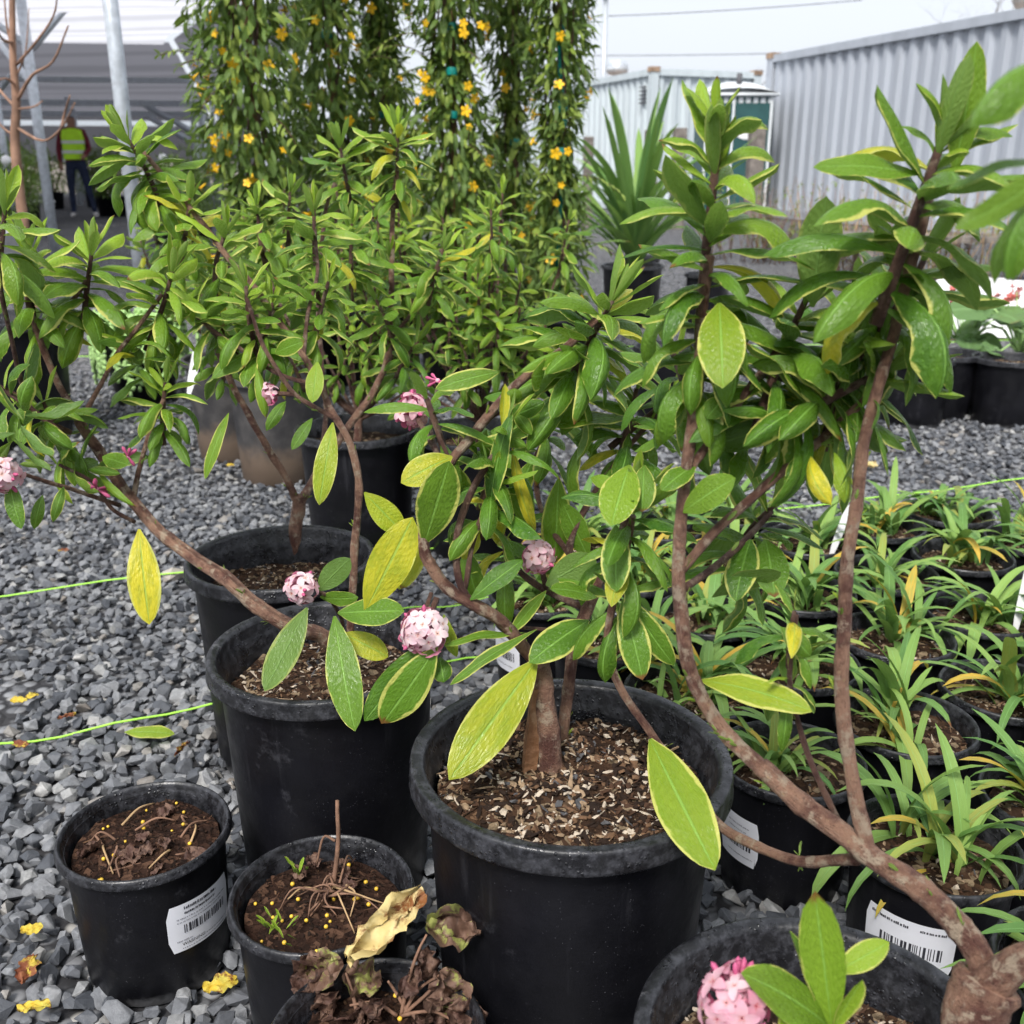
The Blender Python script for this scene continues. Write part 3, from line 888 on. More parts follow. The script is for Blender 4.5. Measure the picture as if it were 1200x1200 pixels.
# orange-barked young tree at the left
yt = empty('young_bare_tree', at(18, 200, 4.6) * 1.0, 'young orange-barked bare tree beside the shade house posts', 'tree')
ybase = at(18, 200, 4.6); ybase.z = 0
yt.location = ybase
def twig(mb, pts, r0, r1, n=6):
    P_ = spline([at(*p) for p in pts], 4)
    mb.tube(P_, [r0 + (r1 - r0) * i / (len(P_) - 1) for i in range(len(P_))], n)
mb = MB(); tp = [(ybase.x, ybase.y, 0)] + [tuple(at(20, 200, 4.6)), tuple(at(19, 120, 4.6)), tuple(at(15, 60, 4.6)), tuple(at(14, -60, 4.6))]
mb.tube(spline(tp, 5), [0.025 - 0.014 * i / 20 for i in range(21)], 8); mb.build('trunk', M['orange_bark'], yt)
for pts, r0 in (([(20, 118, 4.6), (38, 88, 4.5), (62, 72, 4.4), (80, 30, 4.3)], .012), ([(20, 75, 4.6), (40, 52, 4.5), (62, 20, 4.45), (68, -10, 4.4)], .010),
                ([(20, 150, 4.6), (50, 165, 4.4), (72, 150, 4.3), (88, 120, 4.2)], .010), ([(72, 150, 4.3), (76, 132, 4.3), (82, 112, 4.2)], .010),
                ([(18, 125, 4.6), (5, 112, 4.7), (-20, 80, 4.8)], .012), ([(18, 100, 4.6), (6, 92, 4.5), (-15, 100, 4.4)], .009),
                ([(16, 60, 4.6), (8, 30, 4.6), (4, -20, 4.6)], .010), ([(20, 128, 4.6), (40, 125, 4.5), (50, 118, 4.5)], .008),
                ([(15, 50, 4.6), (2, 45, 4.5), (-10, 20, 4.4)], .012), ([(20, 160, 4.6), (4, 150, 4.6), (-20, 120, 4.6)], .009), ([(19, 90, 4.6), (30, 60, 4.6), (34, 10, 4.6)], .007)):
    mb = MB(); twig(mb, pts, r0 * .7, r0 * 0.25); mb.build('branch', M['orange_bark'], yt)
# ================================================================== pots
def pot_profile(R0, H, taper, lip, lip_h, wall=0.0035):
    rb = R0 * taper
    ro = R0 - lip                       # body radius just below the lip
    body = [(0.0, 0.0), (rb * 0.93, 0.0), (rb, 0.006), (rb + (ro - rb) * 0.35, H * 0.35), (rb + (ro - rb) * 0.8, H * 0.8), (ro - 0.001, H - lip_h - 0.001)]
    e = 0.0012
    rim = [(ro - 0.002, H - lip_h), (R0 - e, H - lip_h), (R0, H - lip_h + e), (R0 - 0.0006, H - lip_h + 3 * e), (R0 - 0.0012, H - 3.2 * e), (R0 - 0.0016, H - 1.6 * e), (R0 - 2.2 * e, H - 0.4 * e), (R0 - 3.6 * e, H), (R0 - lip * 0.62, H - 0.0004), (R0 - lip * 0.80, H - 0.0012),
           (R0 - lip * 0.92, H - 0.0028), (R0 - lip * 1.0, H - 0.006), (R0 - lip * 1.08, H - lip_h * 0.8), (R0 - lip * 1.2, H - lip_h), (R0 - lip * 1.28, H - lip_h - 0.004), (R0 - lip * 1.35 - 0.002, H - lip_h - 0.014), (R0 - lip * 1.35 - 0.004, H - 0.1 if H > 0.2 else H - 0.06)]
    return body, rim
def body_radius(spec, z):
    R0, H, taper, lip, lip_h = spec
    rb, ro = R0 * taper, R0 - lip
    return rb + (ro - rb) * min(1.0, z / (H * 0.95))
CHIP = []
for s_ in range(8):
    vs, fs = stone_plain(300 + s_)
    CHIP.append((vs * np.array([1.0, 0.6 if s_ % 2 else 0.85, 0.55]), fs))
for s_ in range(4):                       # splinters of bark
    vs, fs = stone_plain(330 + s_)
    CHIP.append((vs * np.array([1.9, 0.45, 0.3]), fs))
def soil_part(root, c, r, z, mat, seed, bump=0.008):
    rr = random.Random(seed)
    vs, fs = [], []
    rings, n = 9, 40
    vs.append((c[0], c[1], z + bump))
    for j in range(1, rings + 1):
        for k in range(n):
            a = 2 * math.pi * k / n
            q = r * j / rings
            x, y = c[0] + q * math.cos(a), c[1] + q * math.sin(a)
            h = mnoise.noise(Vector((x * 28, y * 28, seed))) * bump + mnoise.noise(Vector((x * 80, y * 80, seed))) * bump * 0.5
            vs.append((x, y, z + h + bump * (1 - (j / rings) ** 2)))
    for k in range(n):
        fs.append((0, 1 + k, 1 + (k + 1) % n))
    for j in range(rings - 1):
        for k in range(n):
            a = 1 + j * n + k; b = 1 + j * n + (k + 1) % n
            fs.append((a, a + n, b + n, b))
    def height(x, y):
        q = math.hypot(x - c[0], y - c[1]) / r
        h = mnoise.noise(Vector((x * 28, y * 28, seed))) * bump + mnoise.noise(Vector((x * 80, y * 80, seed))) * bump * 0.5
        return z + h + bump * (1 - q * q)
    o = part('soil', vs, fs, mat, root)
    return o, height
def chips_part(root, c, r, height, n, smin, smax, mat, seed, name='soil_chips', vlo=0.0, vhi=1.0):
    rr = random.Random(seed)
    it = []
    for _ in range(n):
        q = r * math.sqrt(rr.random()) * 0.98; a = rr.uniform(0, 6.283)
        x, y = c[0] + q * math.cos(a), c[1] + q * math.sin(a)
        s_ = smin + (smax - smin) * rr.random() ** 2.2
        e = Matrix.Rotation(rr.uniform(0, 6.283), 3, 'Z') @ Matrix.Rotation(rr.gauss(0, 0.4), 3, 'X') @ Matrix.Rotation(rr.gauss(0, 0.4), 3, 'Y')
        m = np.eye(4); m[:3, :3] = np.array(e) * s_; m[:3, 3] = (x, y, height(x, y) + s_ * 0.25)
        it.append((rr.randrange(len(CHIP)), m, vlo + (vhi - vlo) * rr.random()))
    return joined(name, CHIP, it, mat, root)
BEAD = None
def beads_part(root, c, r, height, n, seed):
    global BEAD
    if BEAD is None:
        bm = bmesh.new(); bmesh.ops.create_icosphere(bm, subdivisions=2, radius=1.0)
        bm.verts.index_update()
        BEAD = (np.array([v.co[:] for v in bm.verts]), np.array([[v.index for v in f.verts] for f in bm.faces])); bm.free()
    rr = random.Random(seed); it = []
    for _ in range(n):
        q = r * math.sqrt(rr.random()) * 0.95; a = rr.uniform(0, 6.283)
        x, y = c[0] + q * math.cos(a), c[1] + q * math.sin(a); s_ = rr.uniform(0.0014, 0.0022)
        m = np.eye(4); m[:3, :3] *= s_; m[:3, 3] = (x, y, height(x, y) + s_ * 0.8)
        it.append((0, m, rr.random()))
    joined('fertiliser_beads', [BEAD], it, M['bead'], root, smooth=True)

POT_MESH = {}
def make_pot(c, spec, label, group, seed, soil_drop=0.035, soil='soil', mat='pot', rim='rim', seg=56, cat='pot', chips=None, beads=0, name='nursery_pot', share=None, tilt=None):
    R0, H, taper, lip, lip_h = spec
    root = empty(name, (c[0], c[1], 0), label, cat, group)
    body, rimp = pot_profile(R0, H, taper, lip, lip_h)
    key = (spec, mat, rim)
    if key not in POT_MESH:
        b = MB(); b.lathe(body, (0, 0, 0), seg, wob=0.004, ph=1.0)
        m1 = new_mesh('pot_body', b.v, b.f, M[mat], uvs=b.uv)
        b = MB(); b.lathe(rimp, (0, 0, 0), seg, wob=0.004, ph=1.0)
        m2 = new_mesh('rim', b.v, b.f, M[rim], uvs=b.uv)
        POT_MESH[key] = (m1, m2)
    m1, m2 = POT_MESH[key]
    az = (seed * 2.399) % 6.283
    o = link('pot_body', m1, root); o.rotation_euler.z = az
    o = link('rim', m2, root); o.rotation_euler.z = az
    inner = R0 - lip * 1.35 - 0.0045
    hgt = None
    if soil:
        _, hgt = soil_part(root, c, inner, H - soil_drop, M[soil], seed, 0.006 if R0 < 0.1 else 0.009)
        if chips and R0 > 0.1: chips_part(root, c, inner, hgt, chips[0] // 26, 0.0034, 0.0066, M[chips[3]], seed + 6, 'pumice_lumps', 0.865, 0.985)
        if chips: chips_part(root, c, inner, hgt, chips[0], chips[1], chips[2], M[chips[3]], seed + 5)
        if beads: beads_part(root, c, inner, hgt, beads, seed + 9)
    root['h'] = H
    del root['h']
    return root, hgt

def text_mesh(s, size):
    cu = bpy.data.curves.new('lettering', 'FONT'); cu.body = s; cu.size = size
    ob = bpy.data.objects.new('lettering', cu); COL.objects.link(ob)
    dg = bpy.context.evaluated_depsgraph_get()
    me = ob.evaluated_get(dg).to_mesh()
    vs = [tuple(v.co) for v in me.vertices]; fs = [tuple(p.vertices) for p in me.polygons]
    ob.evaluated_get(dg).to_mesh_clear()
    bpy.data.objects.remove(ob); bpy.data.curves.remove(cu)
    return vs, fs
def pot_label(root, c, spec, az, arc, z0, z1, lines, tilt=0.0, seed=1, bars=(0.32, 0.55), code=None):
    """paper sticker wrapped round the pot; az measured from the side facing the camera, positive to the right"""
    rr = random.Random(seed)
    face = math.atan2(-c[1], -c[0])           # bearing of the camera from the pot
    W = arc * body_radius(spec, (z0 + z1) / 2)
    Hh = z1 - z0
    def wrap(x, y, off):
        """x 0..W, y 0..H on the sticker"""
        t = x / W - 0.5
        z = z0 + y + tilt * t * W
        a = face + az + t * arc
        r_ = body_radius(spec, z) + 0.0012 + off
        return (c[0] + r_ * math.cos(a), c[1] + r_ * math.sin(a), z)
    n, k = 20, 4
    vs, fs = [], []
    cr = 0.004
    for j in range(k + 1):
        for i in range(n + 1):
            x, y = i / n * W, j / k * Hh
            if j in (0, k):                      # rounded corners
                if i == 0: x += cr
                if i == n: x -= cr
            vs.append(wrap(x, y, 0))
    for j in range(k):
        for i in range(n):
            q = j * (n + 1) + i
            fs.append((q, q + 1, q + n + 2, q + n + 1))
    lab = part('paper_label', vs, fs, M['paper'], root)
    mb = MB()
    def rect(x0, y0, x1, y1, mi=0):
        m_ = max(1, int((x1 - x0) / W * 14))
        v2, f2 = [], []
        for i in range(m_ + 1):
            xx = x0 + (x1 - x0) * i / m_
            v2 += [wrap(xx, y0, 0.0005), wrap(xx, y1, 0.0005)]
        for i in range(m_):
            f2.append((2 * i, 2 * i + 2, 2 * i + 3, 2 * i + 1))
        mb.add(v2, f2, mi=mi)
    x = W * 0.2                                   # barcode
    while x < W * 0.86:
        w_ = rr.choice((0.0009, 0.0009, 0.0016, 0.0024))
        rect(x, Hh * bars[0], min(x + w_, W * 0.87), Hh * bars[1])
        x += w_ + rr.choice((0.0009, 0.0012, 0.002))
    for (tx_, ty_, what, sz, mi) in lines:
        if isinstance(what, str):
            v2, f2 = text_mesh(what, sz)
            mb.add([wrap(W * tx_ + v[0], Hh * ty_ + v[1], 0.0005) for v in v2], f2, mi=mi)
        else:                                     # print too small to read: runs of tiny strokes
            x, xe = W * tx_, W * what
            while x < xe:
                w_ = rr.uniform(0.0007, 0.0018)
                rect(x, Hh * ty_, min(x + w_, xe), Hh * ty_ + sz * rr.uniform(0.7, 1.0), mi)
                x += w_ + rr.choice((0.0003, 0.0004, 0.0011))
    mb.build('lettering', [M['ink'], M['ink_pale']], lab, smooth=False)
    return lab

CHIPS_A = (2600, 0.0014, 0.0055, 'chips')
SPEC_A = (0.143, 0.31, 0.80, 0.015, 0.022)
SPEC_B = (0.130, 0.243, 0.82, 0.014, 0.020)
SPEC_C = (0.130, 0.300, 0.80, 0.013, 0.020)
SPEC_D = (0.129, 0.300, 0.82, 0.011, 0.018)
SPEC_1 = (0.0865, 0.165, 0.83, 0.0075, 0.010)
PA, PB, PC_, PD = (0.0516, 0.793), (0.21, 0.535), (-0.206, 1.027), (-0.316, 1.31)
GP = 'large black nursery pots holding the daphnes'
potA, hA = make_pot(PA, SPEC_A, 'large black plastic pot with a thick wet rim and a wooden stake in it', GP, 1, 0.036, chips=(4600, 0.0012, 0.0072, 'chips'))
potB, hB = make_pot(PB, SPEC_B, 'large black pot with scuffed grey rim under the pink flower cluster and thick pale trunk', GP, 2, 0.046, chips=(2600, 0.0012, 0.0046, 'chips'))
potC, hC = make_pot(PC_, SPEC_C, 'tall black pot standing between the rearmost tall pot and the stake pot', GP, 3, 0.045, chips=(1500, 0.0014, 0.0058, 'chips'))
potD, hD = make_pot(PD, SPEC_D, 'rearmost tall black pot with bark chips and a short forked daphne trunk', GP, 4, 0.055, chips=(1500, 0.0014, 0.0052, 'chips'))
P1, P2, P3 = (-0.374, 0.886), (-0.177, 0.792), (-0.105, 0.622)
G1 = 'small black pots of dormant plants'
pot1, h1 = make_pot(P1, SPEC_1, 'small black pot of dark soil with a white barcode label, standing alone on gravel', G1, 11, 0.02, 'soil_dark', chips=(900, 0.001, 0.0036, 'chips_dark'), beads=16)
pot2, h2 = make_pot(P2, SPEC_1, 'small black pot with bare upright twig and green sprouts in dark soil', G1, 12, 0.022, 'soil_dark', chips=(900, 0.001, 0.0036, 'chips_dark'), beads=24)
pot3, h3 = make_pot(P3, SPEC_1, 'small black pot filled with withered brown leaves', G1, 13, 0.024, 'soil_dark', chips=(700, 0.001, 0.0034, 'chips_dark'), beads=12)
L_SMALL = [(0.22, 0.88, 0.70, 0.0035, 0), (0.22, 0.78, 0.68, 0.0028, 0), (0.12, 0.69, 0.9, 0.0016, 1), (0.12, 0.62, 0.8, 0.0014, 1), (0.1, 0.22, 0.3, 0.0014, 1),
           (0.16, 0.12, 'WARNING:', 0.0052, 0), (0.5, 0.125, 0.9, 0.0014, 1), (0.16, 0.05, 0.85, 0.0013, 1)]
pot_label(pot1, P1, SPEC_1, R(36), R(60), 0.062, 0.118, L_SMALL, -0.05, 4, (0.38, 0.56))

# ------------------------------------------------------------------ strap-leaved plants in a grid of pots on the right
BLADES = []
def blade_mesh(seed, stiff=1.0):
    r = random.Random(seed)
    n = 9
    e0 = r.uniform(0.15, 0.5); bend = r.uniform(0.7, 2.3) * stiff; tw = r.uniform(-0.4, 0.4); w = r.uniform(0.032, 0.05)
    y = z = 0.0
    vs, uv, fs = [], [], []
    for i in range(n + 1):
        t = i / n
        a = math.pi / 2 - e0 * 0 - bend * t ** 1.4
        if i:
            y += math.cos(a) / n; z += math.sin(a) / n
        ww = w * min(1.0, 0.45 + 2.2 * t) * (1 - t ** 5) ** 0.8 + 0.001
        nx, nz = -math.sin(a), math.cos(a)          # blade normal in the y,z plane
        for k, u in enumerate((-1, 0, 1)):
            cr = 0.28 * ww * abs(u)
            x = u * ww * math.cos(tw * t); 
            vs.append((x, y + nx * cr + u * ww * math.sin(tw * t) * nx, z + nz * cr + u * ww * math.sin(tw * t) * nz)); uv.append((0.5 + u * 0.5, t))
    for i in range(n):
        for k in range(2):
            q = i * 3 + k
            fs.append((q, q + 1, q + 4, q + 3))
    return new_mesh('leaf', vs, fs, M['blade'], uvs=uv)
for s_ in range(12): BLADES.append(blade_mesh(500 + s_))
STIFF = [blade_mesh(520 + s_, 0.45) for s_ in range(6)]
def strap_plant(c, z, nleaf, L, label, group, seed, name='lilyturf', yellow=0.05, lean=0.0, wide=1.0, blades=None):
    r = random.Random(seed)
    blades = blades or BLADES
    root = empty(name, (c[0], c[1], z - 0.004), label, 'plant', group)
    crowns = [(r.gauss(0, 0.02), r.gauss(0, 0.02)) for _ in range(3)]
    for i in range(nleaf):
        cx, cy = crowns[i % 3]
        az = r.uniform(0, 6.283); tilt = abs(r.gauss(0.35, 0.3))
        s_ = L * r.uniform(0.55, 1.15)
        m = Matrix.Translation((cx + r.gauss(0, 0.007), cy + r.gauss(0, 0.007), 0)) @ Matrix.Rotation(az, 4, 'Z') @ Matrix.Rotation(-tilt, 4, 'X') @ Matrix.Diagonal((s_ * wide * r.uniform(0.8, 1.2), s_, s_, 1))
        o = link('leaf', blades[r.randrange(len(blades))], root, mat4=m)
        q = r.random()
        o.color = (r.uniform(0.7, 1.0) if q < yellow else (0.25 if q < yellow * 2 else 0.0), r.uniform(0.05, 0.9) ** 1.15, 0, 1)
    return root
GQ = 'black pots of strap-leaved lilyturf set in a grid'
GQ2 = 'strap-leaved lilyturf plants in the pot grid'
lat_a, lat_b, q1 = Vector((0.162, 0.082)), Vector((0.09, -0.16)), Vector((0.318, 1.02))
cells = []
for i in range(0, 7):
    for j in range(-7, 3):
        p = q1 + lat_a * i + lat_b * j
        if p.y > 1.98 or p.y < 0.66: continue
        if i == 0 and j in (1, 2): p = Vector(((0.421, 0.864), (0.492, 0.692))[j - 1])
        if i > 0 and j > 0: p = p + Vector((0.02 * j, 0.0))
        if i == 0 and j < -3: continue
        if i == 1 and j < -4: continue
        if p.x > 0.56 * (p.y * CP + 0.64 * SP) + 0.12: continue
        if any((p - Vector(c_)).length < 0.105 + rr_ for c_, rr_ in ((PA, 0.143), (PB, 0.13))): continue
        if any((p - Vector(c_[0])).length < 0.172 for c_ in cells): continue
        cells.append((tuple(p), i, j))
SPEC_Q = (0.0855, 0.165, 0.82, 0.0075, 0.011)
tag_cells = []
for q_ in (at(1172, 690, 1.50), at(943, 640, 1.78), at(1197, 590, 2.0)):
    tag_cells.append(min((n_ for n_ in range(len(cells)) if n_ not in tag_cells), key=lambda n_: (Vector(cells[n_][0]) - Vector((q_.x, q_.y))).length))
TAGTXT = (('black grid pot with the tallest upright white tag in it', 'lilyturf clump beside the tallest upright white tag'), ('black grid pot with a leaning white tag in it', 'lilyturf clump beside the leaning white tag'), ('black grid pot with a white tag at the gravel path edge', 'lilyturf clump beside the white tag at the gravel path edge'))
for k, (p, i, j) in enumerate(cells):
    lab, plab = 'black pot of strap-leaved lilyturf standing in the grid of pots', 'green strap-leaved lilyturf clump growing in one of the grid pots'
    if (i, j) == (0, 0):
        lab, plab = 'black grid pot with white label on its side beside the stake pot rim', 'sparse lilyturf clump with broad leaves in the labelled pot beside the stake pot'
    elif (i, j) == (0, 1):
        lab, plab = 'black grid pot with a wide white barcode label crossed by a thick daphne branch', 'lilyturf clump with orange dying leaves behind the thick daphne branch'
    elif (i, j) == (0, 2):
        lab, plab = 'black grid pot next to the thick daphne trunk fork', 'lilyturf clump with a cream withered leaf tip beside the thick daphne trunk'
    elif k in tag_cells:
        lab, plab = TAGTXT[tag_cells.index(k)]
    elif (i, j) == (0, -3):
        lab, plab = 'small labelled black pot seen between the daphne stems near the pink flowers', 'short lilyturf tuft in the labelled pot between the daphne stems'
    pr, hq = make_pot(p, SPEC_Q, lab, GQ, 40 + k, 0.022, 'soil', seg=40, chips=(260, 0.0018, 0.0062, 'chips'))
    strap_plant(p, 0.165 - 0.02, 35 if j > -2 else 33, 0.145 if (i, j) != (0, 0) else 0.115, plab, GQ2, 70 + k, yellow=0.08 if (i, j) != (0, 1) else 0.16, wide=1.15)
    if (i, j) == (0, 0):
        pot_label(pr, p, SPEC_Q, R(-42), R(46), 0.055, 0.115, [(0.3, 0.8, 0.8, 0.002, 1), (0.3, 0.7, 0.75, 0.0016, 1), (0.3, 0.15, 0.9, 0.0016, 1)], 0.0, 8)
    if (i, j) == (0, 1):
        pot_label(pr, p, SPEC_Q, R(-8), R(66), 0.060, 0.122, [(0.08, 0.86, 0.5, 0.0035, 0), (0.62, 0.86, 0.9, 0.003, 0), (0.44, 0.27, '2211468', 0.0062, 0), (0.06, 0.30, 0.16, 0.0012, 1), (0.1, 0.155, 'WARNING: Cancer & Rep', 0.0060, 0), (0.12, 0.05, 0.82, 0.0022, 0)], 0.0, 9, (0.37, 0.60))
    if (i, j) == (0, -3):
        pot_label(pr, p, SPEC_Q, R(-52), R(50), 0.05, 0.115, [(0.2, 0.8, 0.8, 0.002, 1), (0.2, 0.15, 0.8, 0.002, 1)], 0.0, 10)
# white tags pushed into the soil
def plant_tag(x, y, Y, h, w, lab, zb=None, lean=0.1, cell=None):
    top = at(x, y, Y)
    if cell is not None:                       # stands in the soil of a grid pot
        top = Vector((cell[0] + 0.03 + lean * h, cell[1] - 0.035, 0.14 + h)); zb = 0.135
    zb = top.z - h if zb is None else zb
    mb = MB()
    n = 6
    vs, fs = [], []
    for i in range(n + 1):
        t = i / n
        ww = w * (0.35 + 0.65 * min(1, t * 2.5))
        for sx in (-1, 1):
            for sy in (-0.0006, 0.0006):
                vs.append((top.x + sx * ww / 2 + lean * (t - 1) * h, top.y + sy - 0.08 * (1 - t) * h, zb + t * (top.z - zb)))
    for i in range(n):
        a = i * 4
        fs += [(a, a + 4, a + 6, a + 2), (a + 1, a + 3, a + 7, a + 5), (a, a + 1, a + 5, a + 4), (a + 2, a + 6, a + 7, a + 3)]
    fs += [(0, 2, 3, 1), (n * 4, n * 4 + 1, n * 4 + 3, n * 4 + 2)]
    mb.add(vs, fs)
    tag(mb.build('plant_tag', M['white'], smooth=False), lab, 'tag', 'white plant tags')
plant_tag(1172, 637, 1.50, 0.11, 0.013, 'tallest white plastic tag, standing upright among the lilyturf pots', lean=0.1, cell=cells[tag_cells[0]][0])
plant_tag(943, 590, 1.78, 0.10, 0.014, 'leaning white plastic tag among the farther lilyturf', lean=0.3, cell=cells[tag_cells[1]][0])
plant_tag(1197, 530, 2.05, 0.12, 0.015, 'white plastic tag at the far gravel edge of the lilyturf grid', cell=cells[tag_cells[2]][0])

# ------------------------------------------------------------------ pots standing behind
SPEC_E = (0.135, 0.27, 0.80, 0.012, 0.018)
SPEC_F = (0.135, 0.29, 0.78, 0.012, 0.018)
def ppx(x, y, z):
    p = onplane(x, y, z); return (p.x, p.y)
PE1, PE2, PF1, PF2 = ppx(418, 500, 0.27), ppx(560, 505, 0.27), ppx(268, 418, 0.29), ppx(322, 436, 0.29)
GB = 'dusty pots of the back row'
potE1, hE1 = make_pot(PE1, SPEC_E, 'dusty dark pot holding a many-stemmed daphne behind the rearmost tall pot', GB, 21, 0.04, 'soil')
potE2, hE2 = make_pot(PE2, SPEC_E, 'dark pot behind the pink flower head among the daphne stems', GB, 22, 0.04, 'soil')
potF1, hF1 = make_pot(PF1, SPEC_F, 'old grey pot with muddy base beside the pale lime succulent', GB, 23, 0.04, 'soil', mat='oldpot', rim='oldpot')
potF2, hF2 = make_pot(PF2, SPEC_F, 'old grey pot with the muddiest base on the gravel', GB, 24, 0.04, 'soil', mat='oldpot', rim='oldpot')
plant_tag(231, 412, 2.55, 0.26, 0.022, 'white plastic tag hanging by the old grey pots', zb=0.26)
PG = ppx(-5, 378, 0.36)
potG, hG = make_pot(PG, (0.21, 0.38, 0.82, 0.015, 0.03), 'big black tub at the gravel edge under the leafy branch tips', 'big tubs further back', 25, 0.05, 'soil')
for k, (x, y, z, lab) in enumerate(((785, 405, 0.25, 'black pot on the gravel seen between the two daphnes'), (752, 300, 0.3, 'black pot far back under the strap-leaved plant'), (830, 320, 0.3, 'black pot far back below the portable toilet'),
                                    (1108, 412, 0.22, 'black pot of the heart-leaved plant'), (1075, 418, 0.22, 'empty black pot left of the heart-leaved plant'), (1185, 418, 0.22, 'black pot right of the heart-leaved plant'))):
    p = ppx(x, y, z)
    make_pot(p, (0.12, z, 0.82, 0.01, 0.018), lab, 'black pots further back', 26 + k, 0.03, 'soil', seg=36)
# ================================================================== daphne leaves, flowers and shrubs
def leaf_shape(seed, bend, roll, wave, W, twist=0.0, tip=0.65, n=10, cup=0.0):
    r = random.Random(seed)
    us = (-1, -0.62, -0.2, 0.2, 0.62, 1) if n > 8 else (-1, -0.4, 0.4, 1)
    vs, uv, fs = [], [], []
    y = z = 0.0
    ph = r.uniform(0, 6.28)
    for i in range(n + 1):
        t = i / n
        a = 0.10 - bend * (t ** 1.25)
        if i:
            y += math.cos(a) / n; z += math.sin(a) / n
        w = W * max(0.07 if t < 0.5 else 0.008, (max(t, 1e-4) / 0.6) ** 0.9 * ((1 - t) / 0.4) ** tip if t < 1 else 0.0)
        nx, nz = -math.sin(a), math.cos(a)
        tw = twist * t
        for u in us:
            x = u * w
            off = -roll * w * abs(u) ** 1.7 + cup * w * abs(u) + wave * w * math.sin(t * 11 + ph + (1.3 if u > 0 else 0)) * abs(u) ** 2
            xx = x * math.cos(tw) * (1 - 0.12 * abs(roll) * abs(u)); off2 = off + x * math.sin(tw)
            vs.append((xx, y + nx * off2, z + nz * off2)); uv.append((0.5 + 0.5 * u, t))
    k = len(us)
    for i in range(n):
        for j in range(k - 1):
            q = i * k + j
            fs.append((q, q + 1, q + k + 1, q + k))
    return vs, fs, uv
LEAVES, LEAF_RAW = [], []
def add_leaf(*a, **kw):
    vs, fs, uv = leaf_shape(*a, **kw)
    LEAVES.append(new_mesh('leaf', vs, fs, M['leaf'], uvs=uv)); LEAF_RAW.append((np.array(vs), np.array(fs), np.array(uv)))
_r = random.Random(77)
for s_ in range(16):                                  # general foliage: 0-15, from nearly flat to strongly recurved
    add_leaf(600 + s_, 0.30 + 1.9 * (s_ / 15) ** 1.2, _r.uniform(0.35, 1.0), _r.uniform(0.04, 0.24), _r.uniform(0.115, 0.150), _r.uniform(-0.5, 0.5), tip=_r.uniform(0.55, 0.8), n=12)
for s_ in range(6):                                   # flat showy leaves: 16-21
    add_leaf(650 + s_, 0.12 + 0.1 * s_, 0.12, 0.10, 0.150 + 0.012 * (s_ % 3), _r.uniform(-0.25, 0.25), tip=0.72, n=16, cup=0.15)
for s_ in range(4):                                   # young, cupped leaves: 22-25
    add_leaf(660 + s_, -0.15 - 0.08 * s_, -0.2, 0.12, 0.115, 0.0, tip=0.6, cup=0.35)

